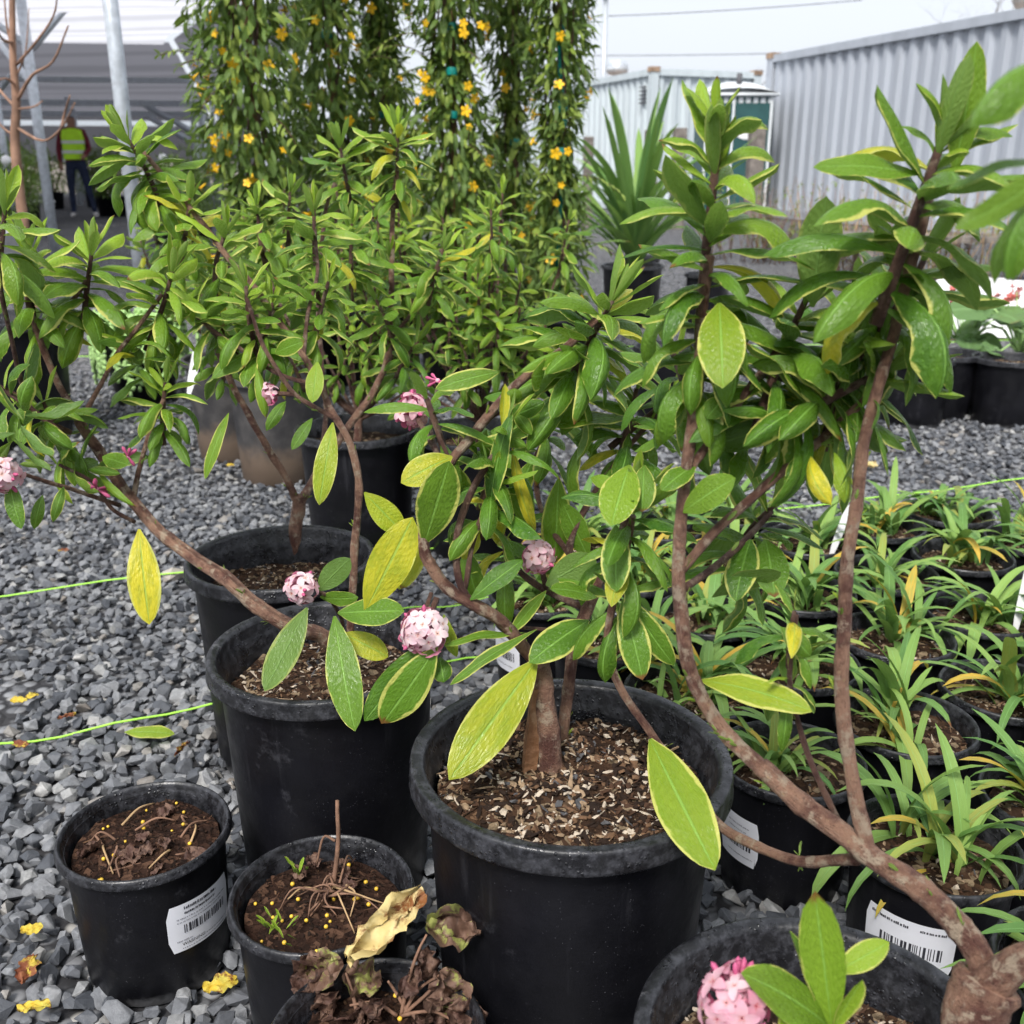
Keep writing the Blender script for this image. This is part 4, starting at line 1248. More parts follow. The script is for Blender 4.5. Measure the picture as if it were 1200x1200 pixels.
class Shrub:
    def __init__(s, name, loc, label, group, seed):
        s.root = empty(name, loc, label, 'shrub', group)
        s.r = random.Random(seed); s.leaves = []; s.twigs = []
    def leaf(s, pos, d, nrm, L, var, yellow=0.0, young=0.0, sx=1.0):
        u, v, zc = project(pos)
        tip = Vector(pos) + Vector(d).normalized() * L
        u2, v2, z2 = project(tip)
        px_ = L * FPX / max(zc, 0.05)
        if not ((-20 < u < 1220 and -20 < v < 1220) or (-20 < u2 < 1220 and -20 < v2 < 1220)): px_ *= 0.01
        s.leaves.append((px_, frame(pos, d, nrm, L, sx), var, yellow, young))
    def branch(s, pts, r0, r1, mat='bark', buds=0, name='branch', n=10, world=False, knob=0.1, first_nodes=None):
        sc_ = 0.74 if name == 'trunk' else 0.60
        r0, r1 = r0 * sc_, r1 * (sc_ if name == 'trunk' else 0.70)
        P_ = [Vector(p) if world else at(*p) for p in pts]
        S_ = spline(P_, 6)
        N = len(S_)
        rad = []
        for i, p in enumerate(S_):
            t = i / (N - 1)
            k = mnoise.noise(p * 55.0) * 0.09 + (0.10 if (i % 7 == 3) else 0.0)
            rad.append((r0 + (r1 - r0) * t) * (1 + k))
        S_ = [p + Vector((mnoise.noise(p * 26), mnoise.noise(p * 26 + Vector((9, 0, 0))), mnoise.noise(p * 26 + Vector((0, 9, 0))))) * r0 * 0.35 for p in S_]
        mb = MB(); mb.tube(S_, rad, n, jitter=0.035, rnd=s.r)
        o = mb.build(name, M[mat], s.root)
        for k in range(buds):
            i = s.r.randrange(2, N - 1)
            t = (S_[i + 1 if i + 1 < N else i] - S_[i - 1]).normalized()
            a = Vector((s.r.gauss(0, 1), s.r.gauss(0, 1), s.r.gauss(0, 1))); a = (a - t * a.dot(t)).normalized()
            for q in range(s.r.randint(1, 3)):
                dd = (a + t * 0.7 + Vector((s.r.gauss(0, .35), s.r.gauss(0, .35), s.r.gauss(0, .35)))).normalized()
                s.leaf(S_[i] + a * rad[i] * 0.8, dd, t, s.r.uniform(0.005, 0.013), 22 + s.r.randrange(4), 0.15, 0.9)
        return S_
    def shoot(s, x, y, Y, dx, dy, dY, n, L, stem, yellow=0.03, young=0.3, world=None, open_=1.0, mat='bark_dark', r=0.0032, stemtube=True, up=0.0):
        tip = Vector(world) if world is not None else at(x, y, Y)
        ax = Vector((dx, dY, -dy)).normalized()
        r_ = s.r
        low = tip - ax * stem
        if stemtube:
            mb = MB(); q = spline([low - ax * 0.012, low.lerp(tip, 0.5) + Vector((r_.gauss(0, .003), r_.gauss(0, .003), 0)), tip], 4)
            mb.tube(q, [r * (1.15 - 0.5 * i / (len(q) - 1)) for i in range(len(q))], 7)
            mb.build('shoot', M[mat], s.root)
        a = Vector((1, 0, 0)) if abs(ax.x) < 0.7 else Vector((0, 1, 0))
        e1 = (a - ax * a.dot(ax)).normalized(); e2 = ax.cross(e1)
        ph = r_.uniform(0, 6.283)
        n = int(n * 1.5); L = L * 1.18; r = r * 0.8
        for i in range(n):
            f = i / max(1, n - 1)
            th = ph + i * 2.39996 + r_.gauss(0, 0.18)
            rad = e1 * math.cos(th) + e2 * math.sin(th)
            pol = (0.30 + 1.42 * f ** 0.58 + r_.gauss(0, 0.13)) * open_
            d = ax * math.cos(pol) + rad * math.sin(pol)
            nr = ax * math.sin(pol) - rad * math.cos(pol)
            nr = nr + Vector((r_.gauss(0, .15), r_.gauss(0, .15), r_.gauss(0, .15)))
            Lf = L * (0.5 + 0.55 * min(1.0, f * 3.0)) * r_.uniform(0.78, 1.14)
            pos = tip - ax * (stem * f ** 1.15)
            if f < 0.16: var = 22 + r_.randrange(4)
            else:
                k = min(15, max(0, int(f * 8 + r_.gauss(4.0, 3.8))))
                var = k
            yl = r_.uniform(0.5, 1.0) if r_.random() < yellow else 0.0
            yg = max(0.0, min(1.0, young + 0.75 * (1 - f * 3.2) + r_.gauss(0, 0.14))) if f < 0.5 else max(0, min(0.6, young * 0.45 + r_.gauss(0, 0.1)))
            s.leaf(pos, d, nr, Lf, var, yl, yg, r_.uniform(0.85, 1.15))
        return tip
    def hero(s, x0, y0, x1, y1, wpx, Y0, Y1=None, yellow=0.0, young=0.0, roll=0.0, var=17, face=1, up=0.25):
        """a single leaf placed by its stalk and its tip"""
        Y1 = Y0 if Y1 is None else Y1
        a, b = at(x0, y0, Y0), at(x1, y1, Y1)
        d = b - a; L = d.length
        view = (Vector((0, 0, CAM_H)) - a).normalized() * face
        nr = view + Vector((0, 0, up))
        nr = Matrix.Rotation(roll, 3, d.normalized()) @ nr
        raw = LEAF_RAW[var][0]
        wid = (raw[:, 0].max() - raw[:, 0].min())
        lenp = math.hypot(x1 - x0, y1 - y0)
        tip = raw[-3]                                    # the stalk-to-tip chord follows the given line
        chord = math.hypot(tip[1], tip[2]); al = math.atan2(tip[2], tip[1])
        sx = (wpx / lenp) / wid * chord
        dn = d.normalized(); xx = dn.cross(nr).normalized(); nn = xx.cross(dn)
        s.leaf(a, dn * math.cos(al) - nn * math.sin(al), dn * math.sin(al) + nn * math.cos(al), L / chord, var, yellow, young, sx)
    def finish(s, cap=300, floor=9.0):
        s.leaves.sort(key=lambda q: -q[0])
        og = origin(s.root)
        T = Matrix.Translation(-og)
        small = []
        for k, (px_, m, var, yl, yg) in enumerate(s.leaves):
            if k < cap and px_ > floor:
                o = link('leaf', LEAVES[var], s.root, mat4=T @ m)
                o.color = (yl, yg, 0, 1)
            else: small.append((m, var, yl, yg))
        if small:
            for nm, sel, col in (('small_leaves', [q for q in small if q[3] > 0.4], (0.05, 0.7, 0, 1)), ('inner_leaves', [q for q in small if q[3] <= 0.4], (0.0, 0.12, 0, 1))):
                if not sel: continue
                V, F, U, A, n0 = [], [], [], [], 0
                for m, var, yl, yg in sel:
                    vs, fs, uv = LEAF_RAW[var]
                    mm = np.array(T @ m)
                    V.append(vs @ mm[:3, :3].T + mm[:3, 3]); F.append(fs + n0); U.append(uv); A.append(np.full(len(vs), s.r.random())); n0 += len(vs)
                me = new_mesh(nm, np.concatenate(V).tolist(), np.concatenate(F).tolist(), M['leaf'], uvs=np.concatenate(U), attr=np.concatenate(A))
                o = link(nm, me, s.root); o.color = col; o['kind'] = 'stuff'

# ---- flowers
def floret_mesh():
    mb = MB()
    for k in range(4):
        a = k * math.pi / 2 + 0.2
        ca, sa = math.cos(a), math.sin(a)
        vs, uv = [], []
        for i in range(5):
            t = i / 4
            w = 0.34 * math.sin(math.pi * (0.14 + 0.80 * t)) ** 0.8
            for u in (-1, 0, 1):
                x, y = t * 0.92 + 0.05, u * w
                z = 0.10 * t - 0.25 * t ** 3 + (0.07 * abs(u)) + 0.02 * k
                vs.append((x * ca - y * sa, x * sa + y * ca, z)); uv.append((0.5 + u * 0.5, t))
        fs = [(i * 3 + j, i * 3 + j + 1, i * 3 + j + 4, i * 3 + j + 3) for i in range(4) for j in range(2)]
        fs = [tuple(reversed(f)) for f in fs]
        mb.add(vs, fs, uv)
    mb.tube([(0, 0, 0.02), (0, 0, -0.5), (0, 0, -1.1)], [0.13, 0.16, 0.12], 6, cap=False)
    n4 = 7 * 1
    return new_mesh('floret', mb.v, mb.f, M['petal'], uvs=[(u, v if i < 60 else 0.95) for i, (u, v) in enumerate(mb.uv)])
FLORET = floret_mesh()
def bud_mesh():
    mb = MB(); mb.lathe([(0.0, -1.0), (0.13, -0.95), (0.15, -0.2), (0.24, 0.2), (0.22, 0.6), (0.0, 0.85)], (0, 0, 0), 8)
    return new_mesh('bud', mb.v, mb.f, M['bud_pink'], uvs=mb.uv)
BUD = bud_mesh()
def flower(sh, x, y, Y, rad, n, dx=0.0, dy=-0.3, dY=-1.0, size=0.0105, deep=0.0, buds=3, stalk=None, seed=0):
    r = random.Random(900 + seed)
    c = at(x, y, Y)
    ax = Vector((dx, dY, -dy)).normalized()
    e1 = ax.cross(Vector((0.1, 0.2, 1))).normalized(); e2 = ax.cross(e1)
    cl = bpy.data.objects.new('flower_cluster', None); cl.empty_display_size = 0.01
    COL.objects.link(cl); cl.parent = sh.root; cl.location = c - origin(sh.root)
    core = MB(); core.lathe([(0.0, -0.4), (0.30, -0.3), (0.42, 0.0), (0.28, 0.32), (0.0, 0.42)], (0, 0, 0), 10)
    core.v = [tuple(Vector(v) * rad * (1.0 if n else 0.6)) for v in core.v]
    o = link('flower_head', new_mesh('flower_head', core.v, core.f, M['core_pink']), cl)
    for i in range(n):
        f = (i + 0.5) / n
        ph = math.acos(1 - f * 1.75); th = i * 2.39996
        d = (ax * math.cos(ph) + e1 * math.sin(ph) * math.cos(th) + e2 * math.sin(ph) * math.sin(th)).normalized()
        q = Matrix.Translation(d * rad * r.uniform(0.74, 1.08)) @ (d + Vector((r.gauss(0, .2), r.gauss(0, .2), r.gauss(0, .2)))).to_track_quat('Z', 'Y').to_matrix().to_4x4() @ Matrix.Rotation(r.uniform(0, 1.57), 4, 'Z') @ Matrix.Diagonal((size * r.uniform(.85, 1.1),) * 3 + (1,))
        o = link('floret', FLORET, cl, mat4=q); o.color = (min(1, max(0, deep + r.gauss(0, 0.10) + (0.25 if f > 0.75 else 0))), 0, 0, 1)
    for i in range(buds):
        ph = r.uniform(1.0, 2.2); th = r.uniform(0, 6.28)
        d = (ax * math.cos(ph) + e1 * math.sin(ph) * math.cos(th) + e2 * math.sin(ph) * math.sin(th)).normalized()
        q = Matrix.Translation(d * rad * 0.95) @ d.to_track_quat('Z', 'Y').to_matrix().to_4x4() @ Matrix.Diagonal((size * .75,) * 3 + (1,))
        link('bud', BUD, cl, mat4=q)
    if stalk is not None:
        pts = [at(*p) for p in stalk] + [c - ax * rad * 0.3]
        mb = MB(); S_ = spline(pts, 5); mb.tube(S_, [0.0027] * len(S_), 7); mb.build('flower_stalk', M['bark_dark'], sh.root)
    return cl
def bud_cluster(sh, x, y, Y, n, rad, dx, dy, dY, size=0.012, seed=0):
    flower(sh, x, y, Y, rad, 0, dx, dy, dY, size, buds=n, seed=seed)

GD = 'variegated daphne shrubs'
# ------------------------------------------------------------------ daphne in the stake pot
bA = onplane(643, 902, 0.276)
A = Shrub('daphne_shrub', (bA.x, bA.y, 0.27), 'variegated daphne beside the wooden stake, with round pale pink flower heads', GD, 21)
A.branch([(646, 912, bA.y), (643, 880, bA.y), (641, 840, bA.y + .004), (638, 800, bA.y + .008), (632, 782, bA.y + .01)], .0155, .0120, name='trunk', n=14)
A.branch([(655, 885, .855), (662, 840, .86), (668, 795, .868), (672, 755, .88), (688, 715, .90), (706, 665, .92), (668, 645, .935)][:6], .0090, .0085, mat='bark', buds=3)
A.branch([(698, 690, .91), (668, 645, .93), (684, 598, .94), (706, 565, .95), (724, 540, .95), (735, 500, .96), (745, 462, .96)], .0062, .0035, 'bark_dark', 4)
A.branch([(640, 790, .842), (618, 765, .838), (590, 730, .83), (560, 710, .825), (527, 690, .83), (506, 662, .835), (497, 640, .84), (502, 595, .85), (526, 545, .86), (556, 505, .87), (600, 455, .88), (640, 425, .89), (668, 402, .90), (700, 375, .91)], .0105, .0048, 'bark', 14, n=12)
A.branch([(551, 705, .828), (538, 680, .83), (535, 640, .835), (546, 590, .84), (570, 548, .85), (590, 515, .86)], .0058, .0040, 'bark_dark', 8)
A.branch([(545, 690, .83), (553, 640, .84), (566, 600, .845), (580, 560, .85)], .0040, .0030, 'bark_dark', 8)
A.branch([(690, 715, .90), (648, 697, .92), (612, 672, .93), (594, 640, .94), (580, 603, .95)], .0058, .0042, 'bark_dark', 3)
A.branch([(672, 745, .885), (640, 738, .87), (600, 735, .86)], .0035, .0022, 'bark_dark')
A.branch([(668, 650, .93), (640, 610, .96), (628, 560, .99), (640, 500, 1.01), (662, 455, 1.02)], .0050, .0032, 'bark_dark', 4)
A.branch([(724, 540, .95), (752, 505, .96), (790, 468, .97)], .0045, .0032, 'bark_dark', 3)
A.branch([(530, 545, .86), (510, 500, .88), (500, 470, .89)], .0032, .0025, 'bark_dark')
A.branch([(506, 695, .828), (497, 720, .815)], .0034, .0026, 'bark_dark')
A.shoot(718, 352, .915, .45, -.9, -.05, 34, .064, .085, young=.32, open_=1.05)
A.shoot(592, 500, .862, .3, -1, -.1, 11, .055, .07, yellow=.08, young=.05)
A.shoot(579, 560, .85, .2, -1, -.2, 8, .052, .05, yellow=.1, young=.05)
A.shoot(580, 598, .95, -.2, -1, 0, 9, .056, .06, yellow=.1, young=.0)
A.shoot(792, 462, .97, .7, -.6, 0, 14, .05, .07, young=.1)
A.shoot(746, 455, .96, .15, -1, 0, 14, .055, .08, young=.12, yellow=.04)
A.shoot(664, 450, 1.02, .4, -1, 0, 14, .06, .08, young=.12)
A.shoot(500, 466, .89, -.3, -1, 0, 7, .05, .04, yellow=.1, young=.1)
for i in range(12):                                     # loose leaves along the long arching stem
    t = A.r.random(); x = 527 + 150 * t; y = 545 - 150 * t + A.r.gauss(0, 6)
    A.hero(x, y, x + A.r.gauss(8, 28), y + A.r.uniform(-36, 42), A.r.uniform(13, 22), .88, .88 + A.r.gauss(0, .03), yellow=0.8 if A.r.random() < .12 else 0, young=A.r.uniform(0, .4), roll=A.r.gauss(0, .6), var=A.r.randrange(3, 12))
H = A.hero
H(630, 772, 526, 914, 56, .815, .735, young=.25, yellow=.40, var=17, roll=-.15)
H(497, 638, 527, 540, 40, .84, .815, young=.18, var=16, roll=.1)
H(428, 716, 484, 606, 48, .835, .845, young=.2, yellow=.66, var=17, roll=.2)
H(396, 718, 474, 716, 31, .845, .82, young=.1, var=16, roll=-.1)
H(392, 722, 416, 857, 40, .85, .79, young=.16, var=18, roll=.25)
H(500, 752, 427, 845, 36, .815, .80, young=.05, var=16, roll=-.2)
H(512, 758, 447, 848, 46, .80, .79, young=.04, var=18, roll=-.35)
H(402, 742, 455, 770, 30, .86, .85, yellow=.55, young=.3, var=17)
H(690, 727, 620, 777, 38, .84, .80, young=.0, var=20, roll=.1)
H(551, 703, 613, 656, 27, .82, .83, young=.0, var=16, roll=-.3)
H(640, 686, 698, 652, 34, .86, .85, young=.35, var=20, roll=.3, face=-1, up=-.2)
H(640, 692, 598, 742, 14, .88, .84, young=.2, var=16)
H(600, 482, 574, 597, 30, .86, .84, young=.0, var=19, roll=.5)
H(585, 436, 510, 456, 24, .88, .86, young=.25, var=20, roll=.1)
H(530, 535, 470, 566, 36, .85, .83, yellow=.55, young=.35, var=20)
H(427, 577, 474, 626, 30, .86, .86, yellow=.35, young=.6, var=17, roll=.2)
H(500, 610, 470, 690, 34, .88, .87, yellow=.6, young=.3, var=19, roll=.2)
H(629, 738, 527, 803, 15, .83, .79, young=.12, var=18, roll=.5)
H(618, 742, 520, 757, 14, .84, .80, young=.15, var=18, roll=.9)
H(545, 640, 560, 702, 26, .87, .86, young=.1, var=8, roll=.2)
H(600, 525, 628, 622, 15, .87, .87, yellow=.9, var=9, roll=.3)
H(560, 610, 543, 656, 26, .86, .85, yellow=.8, var=18, roll=-.6)
H(600, 540, 620, 620, 26, .90, .90, young=.12, var=8)
H(680, 520, 672, 590, 22, .93, .93, young=.2, var=10, roll=.7)
H(655, 560, 650, 660, 34, .95, .95, young=.12, var=18)
H(690, 655, 660, 590, 26, .94, .93, young=.1, var=16)
H(665, 690, 700, 670, 20, .90, .88, young=.15, var=7)
H(800, 505, 742, 500, 16, .92, .90, young=.1, var=16, roll=1.0)
H(745, 490, 648, 500, 30, .93, .90, young=.25, var=18, roll=.9)
H(515, 770, 520, 800, 22, .82, .80, young=.0, var=11)
H(520, 720, 535, 770, 20, .83, .82, yellow=.2, young=.3, var=19, roll=.6)
A.hero(470, 690, 440, 640, 34, .87, .90, yellow=.4, young=.5, var=17)
flower(A, 497, 739, .808, .0185, 34, 0, -.2, -1, .0108, 0.0, 4, [(512, 700, .826)], 1)
flower(A, 631, 652, .90, .0140, 22, -.15, -.2, -1, .0108, .10, 4, [(640, 690, .92)], 2)
flower(A, 484, 481, .95, .0145, 18, -.2, -.6, -.7, .0105, .30, 5, [(500, 510, .90), (520, 545, .865)], 3)
bud_cluster(A, 513, 446, 1.0, 7, .010, -.3, -.5, -.6, .010, 4)
A.branch([(520, 548, .865), (505, 500, .92), (512, 455, 1.0)], .0028, .0022, 'bark_dark')

# ------------------------------------------------------------------ big daphne of the pot at the right front
bB = Vector((0.262, 0.47, 0.19))
B = Shrub('daphne_shrub', bB, 'tall variegated daphne with a thick pale forked trunk and whorled leaf tops', GD, 22)
fork = at(1152, 1150, .50)
B.branch([bB, bB.lerp(fork, .45) + Vector((.004, 0, .0)), bB.lerp(fork, .8), fork], .026, .024, name='trunk', n=16, world=True)
b1 = [(1160, 1168, .50), (1142, 1112, .51), (1112, 1072, .525), (1070, 1036, .545), (1015, 998, .57), (950, 950, .60), (890, 900, .62), (842, 850, .64), (812, 790, .65), (798, 720, .66), (797, 640, .67), (805, 540, .68), (815, 460, .69), (822, 380, .70), (833, 300, .70)]
B.branch(b1[:7], .0150, .0100, 'bark', 6, n=14)
B.branch(b1[5:], .0102, .0046, 'bark', 22, n=12)
B.branch([(1140, 1165, .50), (1190, 1130, .49), (1240, 1105, .48), (1330, 900, .46), (1345, 560, .45), (1300, 330, .44), (1262, 235, .44)], .0185, .006, 'bark', 0, n=12)
B.branch([(1018, 1000, .57), (1002, 925, .585), (987, 840, .60), (986, 760, .61), (993, 680, .62), (1002, 605, .63), (1008, 555, .64), (1022, 480, .65), (1048, 390, .655), (1070, 300, .655), (1090, 225, .65)], .0088, .0046, 'bark', 12, n=12)
B.branch([(1016, 1003, .572), (985, 1008, .59), (935, 1008, .62), (880, 990, .66), (836, 960, .70), (795, 905, .74), (757, 852, .76), (722, 795, .77), (711, 745, .775), (720, 698, .775), (735, 640, .77), (742, 605, .765)], .0070, .0040, 'bark', 10)
B.branch([(800, 668, .668), (848, 612, .67), (920, 550, .675), (965, 512, .68), (1005, 476, .68), (1030, 452, .68)], .0058, .0040, 'bark', 7)
B.branch([(805, 556, .68), (838, 510, .685), (875, 458, .69), (906, 418, .70), (932, 378, .70)], .0050, .0036, 'bark', 5)
B.branch([(985, 968, .60), (955, 905, .61), (936, 850, .62), (926, 800, .625), (930, 745, .63), (932, 720, .63)], .0038, .0024, 'bark_dark', 4)
B.branch([(802, 690, .665), (840, 662, .70), (884, 622, .76), (904, 600, .78)], .0048, .0034, 'bark_dark', 2)
B.branch([(812, 500, .69), (800, 450, .73), (790, 420, .78)], .0036, .0028, 'bark_dark', 2)
B.branch([(965, 512, .68), (985, 450, .71), (1000, 390, .73)], .0036, .0028, 'bark_dark', 2)
B.branch([(880, 455, .69), (900, 440, .73), (940, 455, .78)], .0032, .0026, 'bark_dark', 2)
B.shoot(840, 180, .70, .02, -1, .0, 42, .054, .165, young=.28, r=.0042)
B.shoot(839, 150, .70, .0, -1, 0, 9, .040, .03, young=.9, open_=.32, stemtube=False)
B.shoot(1112, 150, .645, .2, -1, 0, 5, .036, .03, young=.7, open_=.4, stemtube=False)
B.shoot(1104, 165, .645, .25, -1, .0, 22, .064, .10, young=.18, r=.0040)
B.shoot(1048, 428, .68, .85, -.5, -.05, 26, .056, .085, young=.08, r=.0036)
B.shoot(945, 350, .70, .3, -1, 0, 18, .060, .085, young=.22, r=.0034)
B.shoot(1006, 372, .73, .2, -1, .1, 20, .058, .085, young=.14, r=.0034)
B.shoot(744, 582, .765, .1, -1, -.1, 15, .052, .060, young=.14, r=.0034)
B.shoot(907, 592, .78, .4, -.8, 0, 15, .056, .065, young=.0, r=.0034)
B.shoot(788, 412, .78, -.3, -1, .1, 14, .052, .07, young=.08, r=.003)
B.shoot(946, 446, .78, .6, -.4, .2, 14, .052, .07, young=.05, r=.003)
B.shoot(1085, 300, .69, .5, -.8, .1, 14, .056, .07, young=.08, r=.003)
B.shoot(722, 690, .775, -.1, -1, -.2, 7, .05, .03, young=.0, r=.003, stemtube=False, open_=1.4)
B.shoot(931, 716, .63, 0, -1, 0, 5, .036, .03, young=.0, r=.0022, open_=1.1)
B.shoot(925, 790, .625, 0, -1, 0, 4, .032, .02, young=.0, r=.0022, open_=1.4, stemtube=False)
H = B.hero
H(1118, 205, 1145, 48, 44, .645, .635, young=.35, var=16, roll=.35)
H(952, 360, 968, 230, 50, .685, .665, young=.45, var=17, roll=.1, face=-1)
H(1080, 205, 953, 196, 27, .645, .62, young=.22, var=18, roll=.5)
H(843, 355, 847, 455, 44, .68, .63, young=.32, yellow=.12, var=20, roll=0, up=.6)
H(762, 866, 838, 1020, 56, .735, .62, yellow=.10, young=.42, var=17, roll=.2)
H(820, 797, 952, 834, 34, .655, .60, yellow=.2, young=.5, var=20, roll=-.3)
H(880, 632, 862, 705, 34, .74, .70, young=.0, var=21, roll=.2)
H(897, 632, 908, 700, 36, .74, .70, young=.0, var=21, roll=-.1)
H(950, 535, 974, 592, 19, .66, .63, yellow=.9, var=12, roll=.5)
H(978, 530, 990, 590, 20, .66, .64, young=.6, var=10, roll=-.5)
H(722, 615, 722, 694, 34, .765, .73, young=.0, var=20, roll=.1)
H(730, 702, 753, 797, 38, .765, .735, young=.0, var=18, roll=-.1)
H(738, 545, 716, 616, 36, .765, .715, young=.55, var=18, roll=.1)
H(755, 545, 752, 600, 30, .76, .74, young=.3, var=18)
H(700, 700, 645, 690, 24, .77, .75, young=.05, var=18, roll=.7)
H(735, 700, 790, 780, 30, .775, .76, young=.05, var=20, roll=.3)
H(800, 600, 862, 560, 36, .67, .65, young=.3, var=18, roll=-.2)
H(815, 545, 775, 575, 24, .68, .66, young=.3, var=18, roll=.4)
H(850, 465, 828, 490, 24, .68, .67, yellow=.9, var=18)
H(915, 735, 950, 770, 26, .63, .62, young=.0, var=10)
H(835, 700, 915, 670, 28, .73, .69, young=.35, var=18, roll=.6, face=-1)
# leaves that reach in from the shoot at the far right, close to the lens
B.shoot(1275, 205, .46, -.8, -.3, .2, 4, .036, .05, young=.15, r=.004)
H(1250, 205, 1165, 335, 30, .46, .45, young=.12, var=9, roll=1.0)
H(1245, 190, 1118, 268, 30, .44, .42, young=.3, var=19, roll=-.8)
H(1262, 130, 1135, 150, 34, .44, .41, young=.25, var=15, roll=.9)
H(1250, 215, 1180, 330, 24, .44, .43, young=.0, var=12, roll=.7)
H(1248, 180, 1110, 222, 24, .44, .43, young=.05, var=18, roll=1.0)
H(1262, 240, 1185, 330, 28, .44, .43, young=.1, var=13, roll=.6)
# low flowering shoot in front
B.branch([(1045, 1370, .475), (1010, 1290, .47), (985, 1240, .468), (968, 1205, .467)], .0060, .0042, 'bark')
H(975, 1208, 955, 1044, 42, .467, .470, young=.5, var=22, roll=-.1)
H(978, 1140, 1042, 1104, 30, .468, .478, young=.42, var=16, roll=.2)
H(972, 1205, 868, 1140, 42, .467, .45, young=.35, var=20, roll=.2)
H(965, 1200, 925, 1090, 22, .470, .48, young=.1, var=20, roll=.6)
H(965, 1205, 915, 1212, 30, .466, .44, young=.8, var=20, roll=.2)
flower(B, 862, 1172, .455, .0175, 20, -.3, -.5, -.8, .0102, .38, 6, [(965, 1205, .467), (915, 1195, .46)], 6)
B.leaf(at(975, 1210, .467), Vector((.2, 0, 1)), Vector((0, -1, .2)), .05, 23, 0, .8)

# ------------------------------------------------------------------ daphne with the long branch sweeping left
bC = onplane(402, 776, 0.262)
C = Shrub('daphne_shrub', (bC.x, bC.y, 0.255), 'variegated daphne whose long bare branch sweeps low over the gravel', GD, 23)
C.branch([(405, 785, bC.y), (392, 760, bC.y - .01), (375, 745, bC.y - .02), (340, 735, 1.02), (300, 710, 1.02), (268, 680, 1.03), (215, 645, 1.05), (170, 605, 1.07), (135, 560, 1.09), (110, 520, 1.10), (90, 490, 1.10)], .0135, .0072, 'bark', 9, name='trunk', n=14)
C.branch([(94, 497, 1.10), (66, 445, 1.12), (46, 395, 1.13), (33, 355, 1.14), (34, 328, 1.14)], .0070, .0042, 'bark', 4)
C.branch([(155, 592, 1.08), (165, 545, 1.09), (178, 500, 1.10), (192, 468, 1.11)], .0052, .0034, 'bark', 3)
C.branch([(140, 592, 1.08), (92, 576, 1.04), (42, 560, 1.0), (12, 550, .98)], .0042, .0026, 'bark', 1)
C.branch([(158, 612, 1.075), (130, 595, 1.06), (108, 565, 1.06), (70, 545, 1.07)], .0038, .0024, 'bark_dark', 1)
C.branch([(90, 498, 1.10), (116, 455, 1.11), (137, 415, 1.13), (162, 383, 1.15), (190, 345, 1.17)], .0046, .0032, 'bark', 3)
C.branch([(84, 507, 1.10), (50, 490, 1.09), (20, 464, 1.08), (-8, 450, 1.07)], .0050, .0032, 'bark', 3)
C.branch([(44, 394, 1.13), (58, 378, 1.14), (87, 350, 1.15), (104, 325, 1.16)], .0042, .0032, 'bark', 2)
C.branch([(30, 470, 1.085), (14, 400, 1.05), (0, 330, 1.02), (4, 270, 1.01)], .0042, .0030, 'bark_dark', 1)
C.branch([(410, 745, 1.09), (414, 690, 1.10), (417, 620, 1.105), (421, 567, 1.11), (414, 530, 1.115), (398, 497, 1.12), (387, 478, 1.125), (377, 452, 1.13), (356, 420, 1.15), (334, 386, 1.17), (300, 340, 1.20), (262, 295, 1.24), (235, 258, 1.27), (200, 215, 1.29), (168, 178, 1.30)], .0080, .0040, 'bark', 10, n=12)
C.branch([(398, 493, 1.12), (370, 478, 1.12), (346, 462, 1.125), (329, 440, 1.13), (306, 400, 1.15), (290, 350, 1.17)], .0046, .0030, 'bark_dark', 4)
C.branch([(375, 452, 1.13), (330, 440, 1.15), (294, 417, 1.17), (246, 384, 1.18), (225, 365, 1.19)], .0042, .0030, 'bark_dark', 2)
C.branch([(356, 420, 1.15), (360, 370, 1.18), (372, 320, 1.22), (368, 260, 1.26)], .0042, .0030, 'bark_dark', 3)
C.shoot(34, 296, 1.14, .05, -1, 0, 22, .060, .085, young=0.58)
C.shoot(108, 292, 1.16, .25, -1, 0, 22, .060, .08, young=0.64)
C.shoot(202, 318, 1.175, .45, -1, 0, 20, .060, .085, young=0.64)
C.shoot(6, 246, 1.01, .25, -1, 0, 14, .058, .06, young=0.51)
C.shoot(194, 448, 1.115, .15, -1, 0, 16, .046, .06, young=0.46, yellow=.06)
C.shoot(-4, 452, 1.07, -.6, -.5, 0, 12, .052, .07, young=0.31)
C.shoot(50, 470, 1.09, -.3, -1, 0, 10, .05, .06, young=0.36)
C.shoot(150, 392, 1.14, -.2, -1, 0, 8, .05, .05, young=0.51, stemtube=False)
C.shoot(148, 160, 1.30, -.4, -1, 0, 28, .060, .085, young=0.58)
C.shoot(222, 238, 1.28, .25, -1, 0, 16, .056, .075, young=0.58)
C.shoot(265, 270, 1.25, .2, -1, .1, 16, .056, .08, young=0.56)
C.shoot(288, 335, 1.17, -.1, -1, 0, 16, .052, .08, young=0.46)
C.shoot(222, 358, 1.19, -.6, -.7, 0, 14, .052, .07, young=0.46)
C.shoot(368, 245, 1.26, 0, -1, 0, 20, .056, .10, young=0.52)
C.shoot(320, 355, 1.18, .3, -1, 0, 14, .052, .07, young=0.41)
C.shoot(385, 330, 1.2, .3, -1, 0, 14, .052, .07, young=0.41)
C.shoot(60, 545, 1.07, -.8, -.1, 0, 8, .05, .05, young=0.26, open_=1.3, stemtube=False)
C.shoot(12, 520, .99, -.4, .6, 0, 6, .05, .04, young=0.26, stemtube=False)
H = C.hero
H(163, 620, 175, 732, 37, 1.03, .99, yellow=1.0, var=18, roll=.1)
H(268, 484, 240, 562, 15, 1.13, 1.10, young=.35, var=20, roll=.2)
H(390, 495, 374, 592, 26, 1.12, 1.08, yellow=.25, young=.6, var=18)
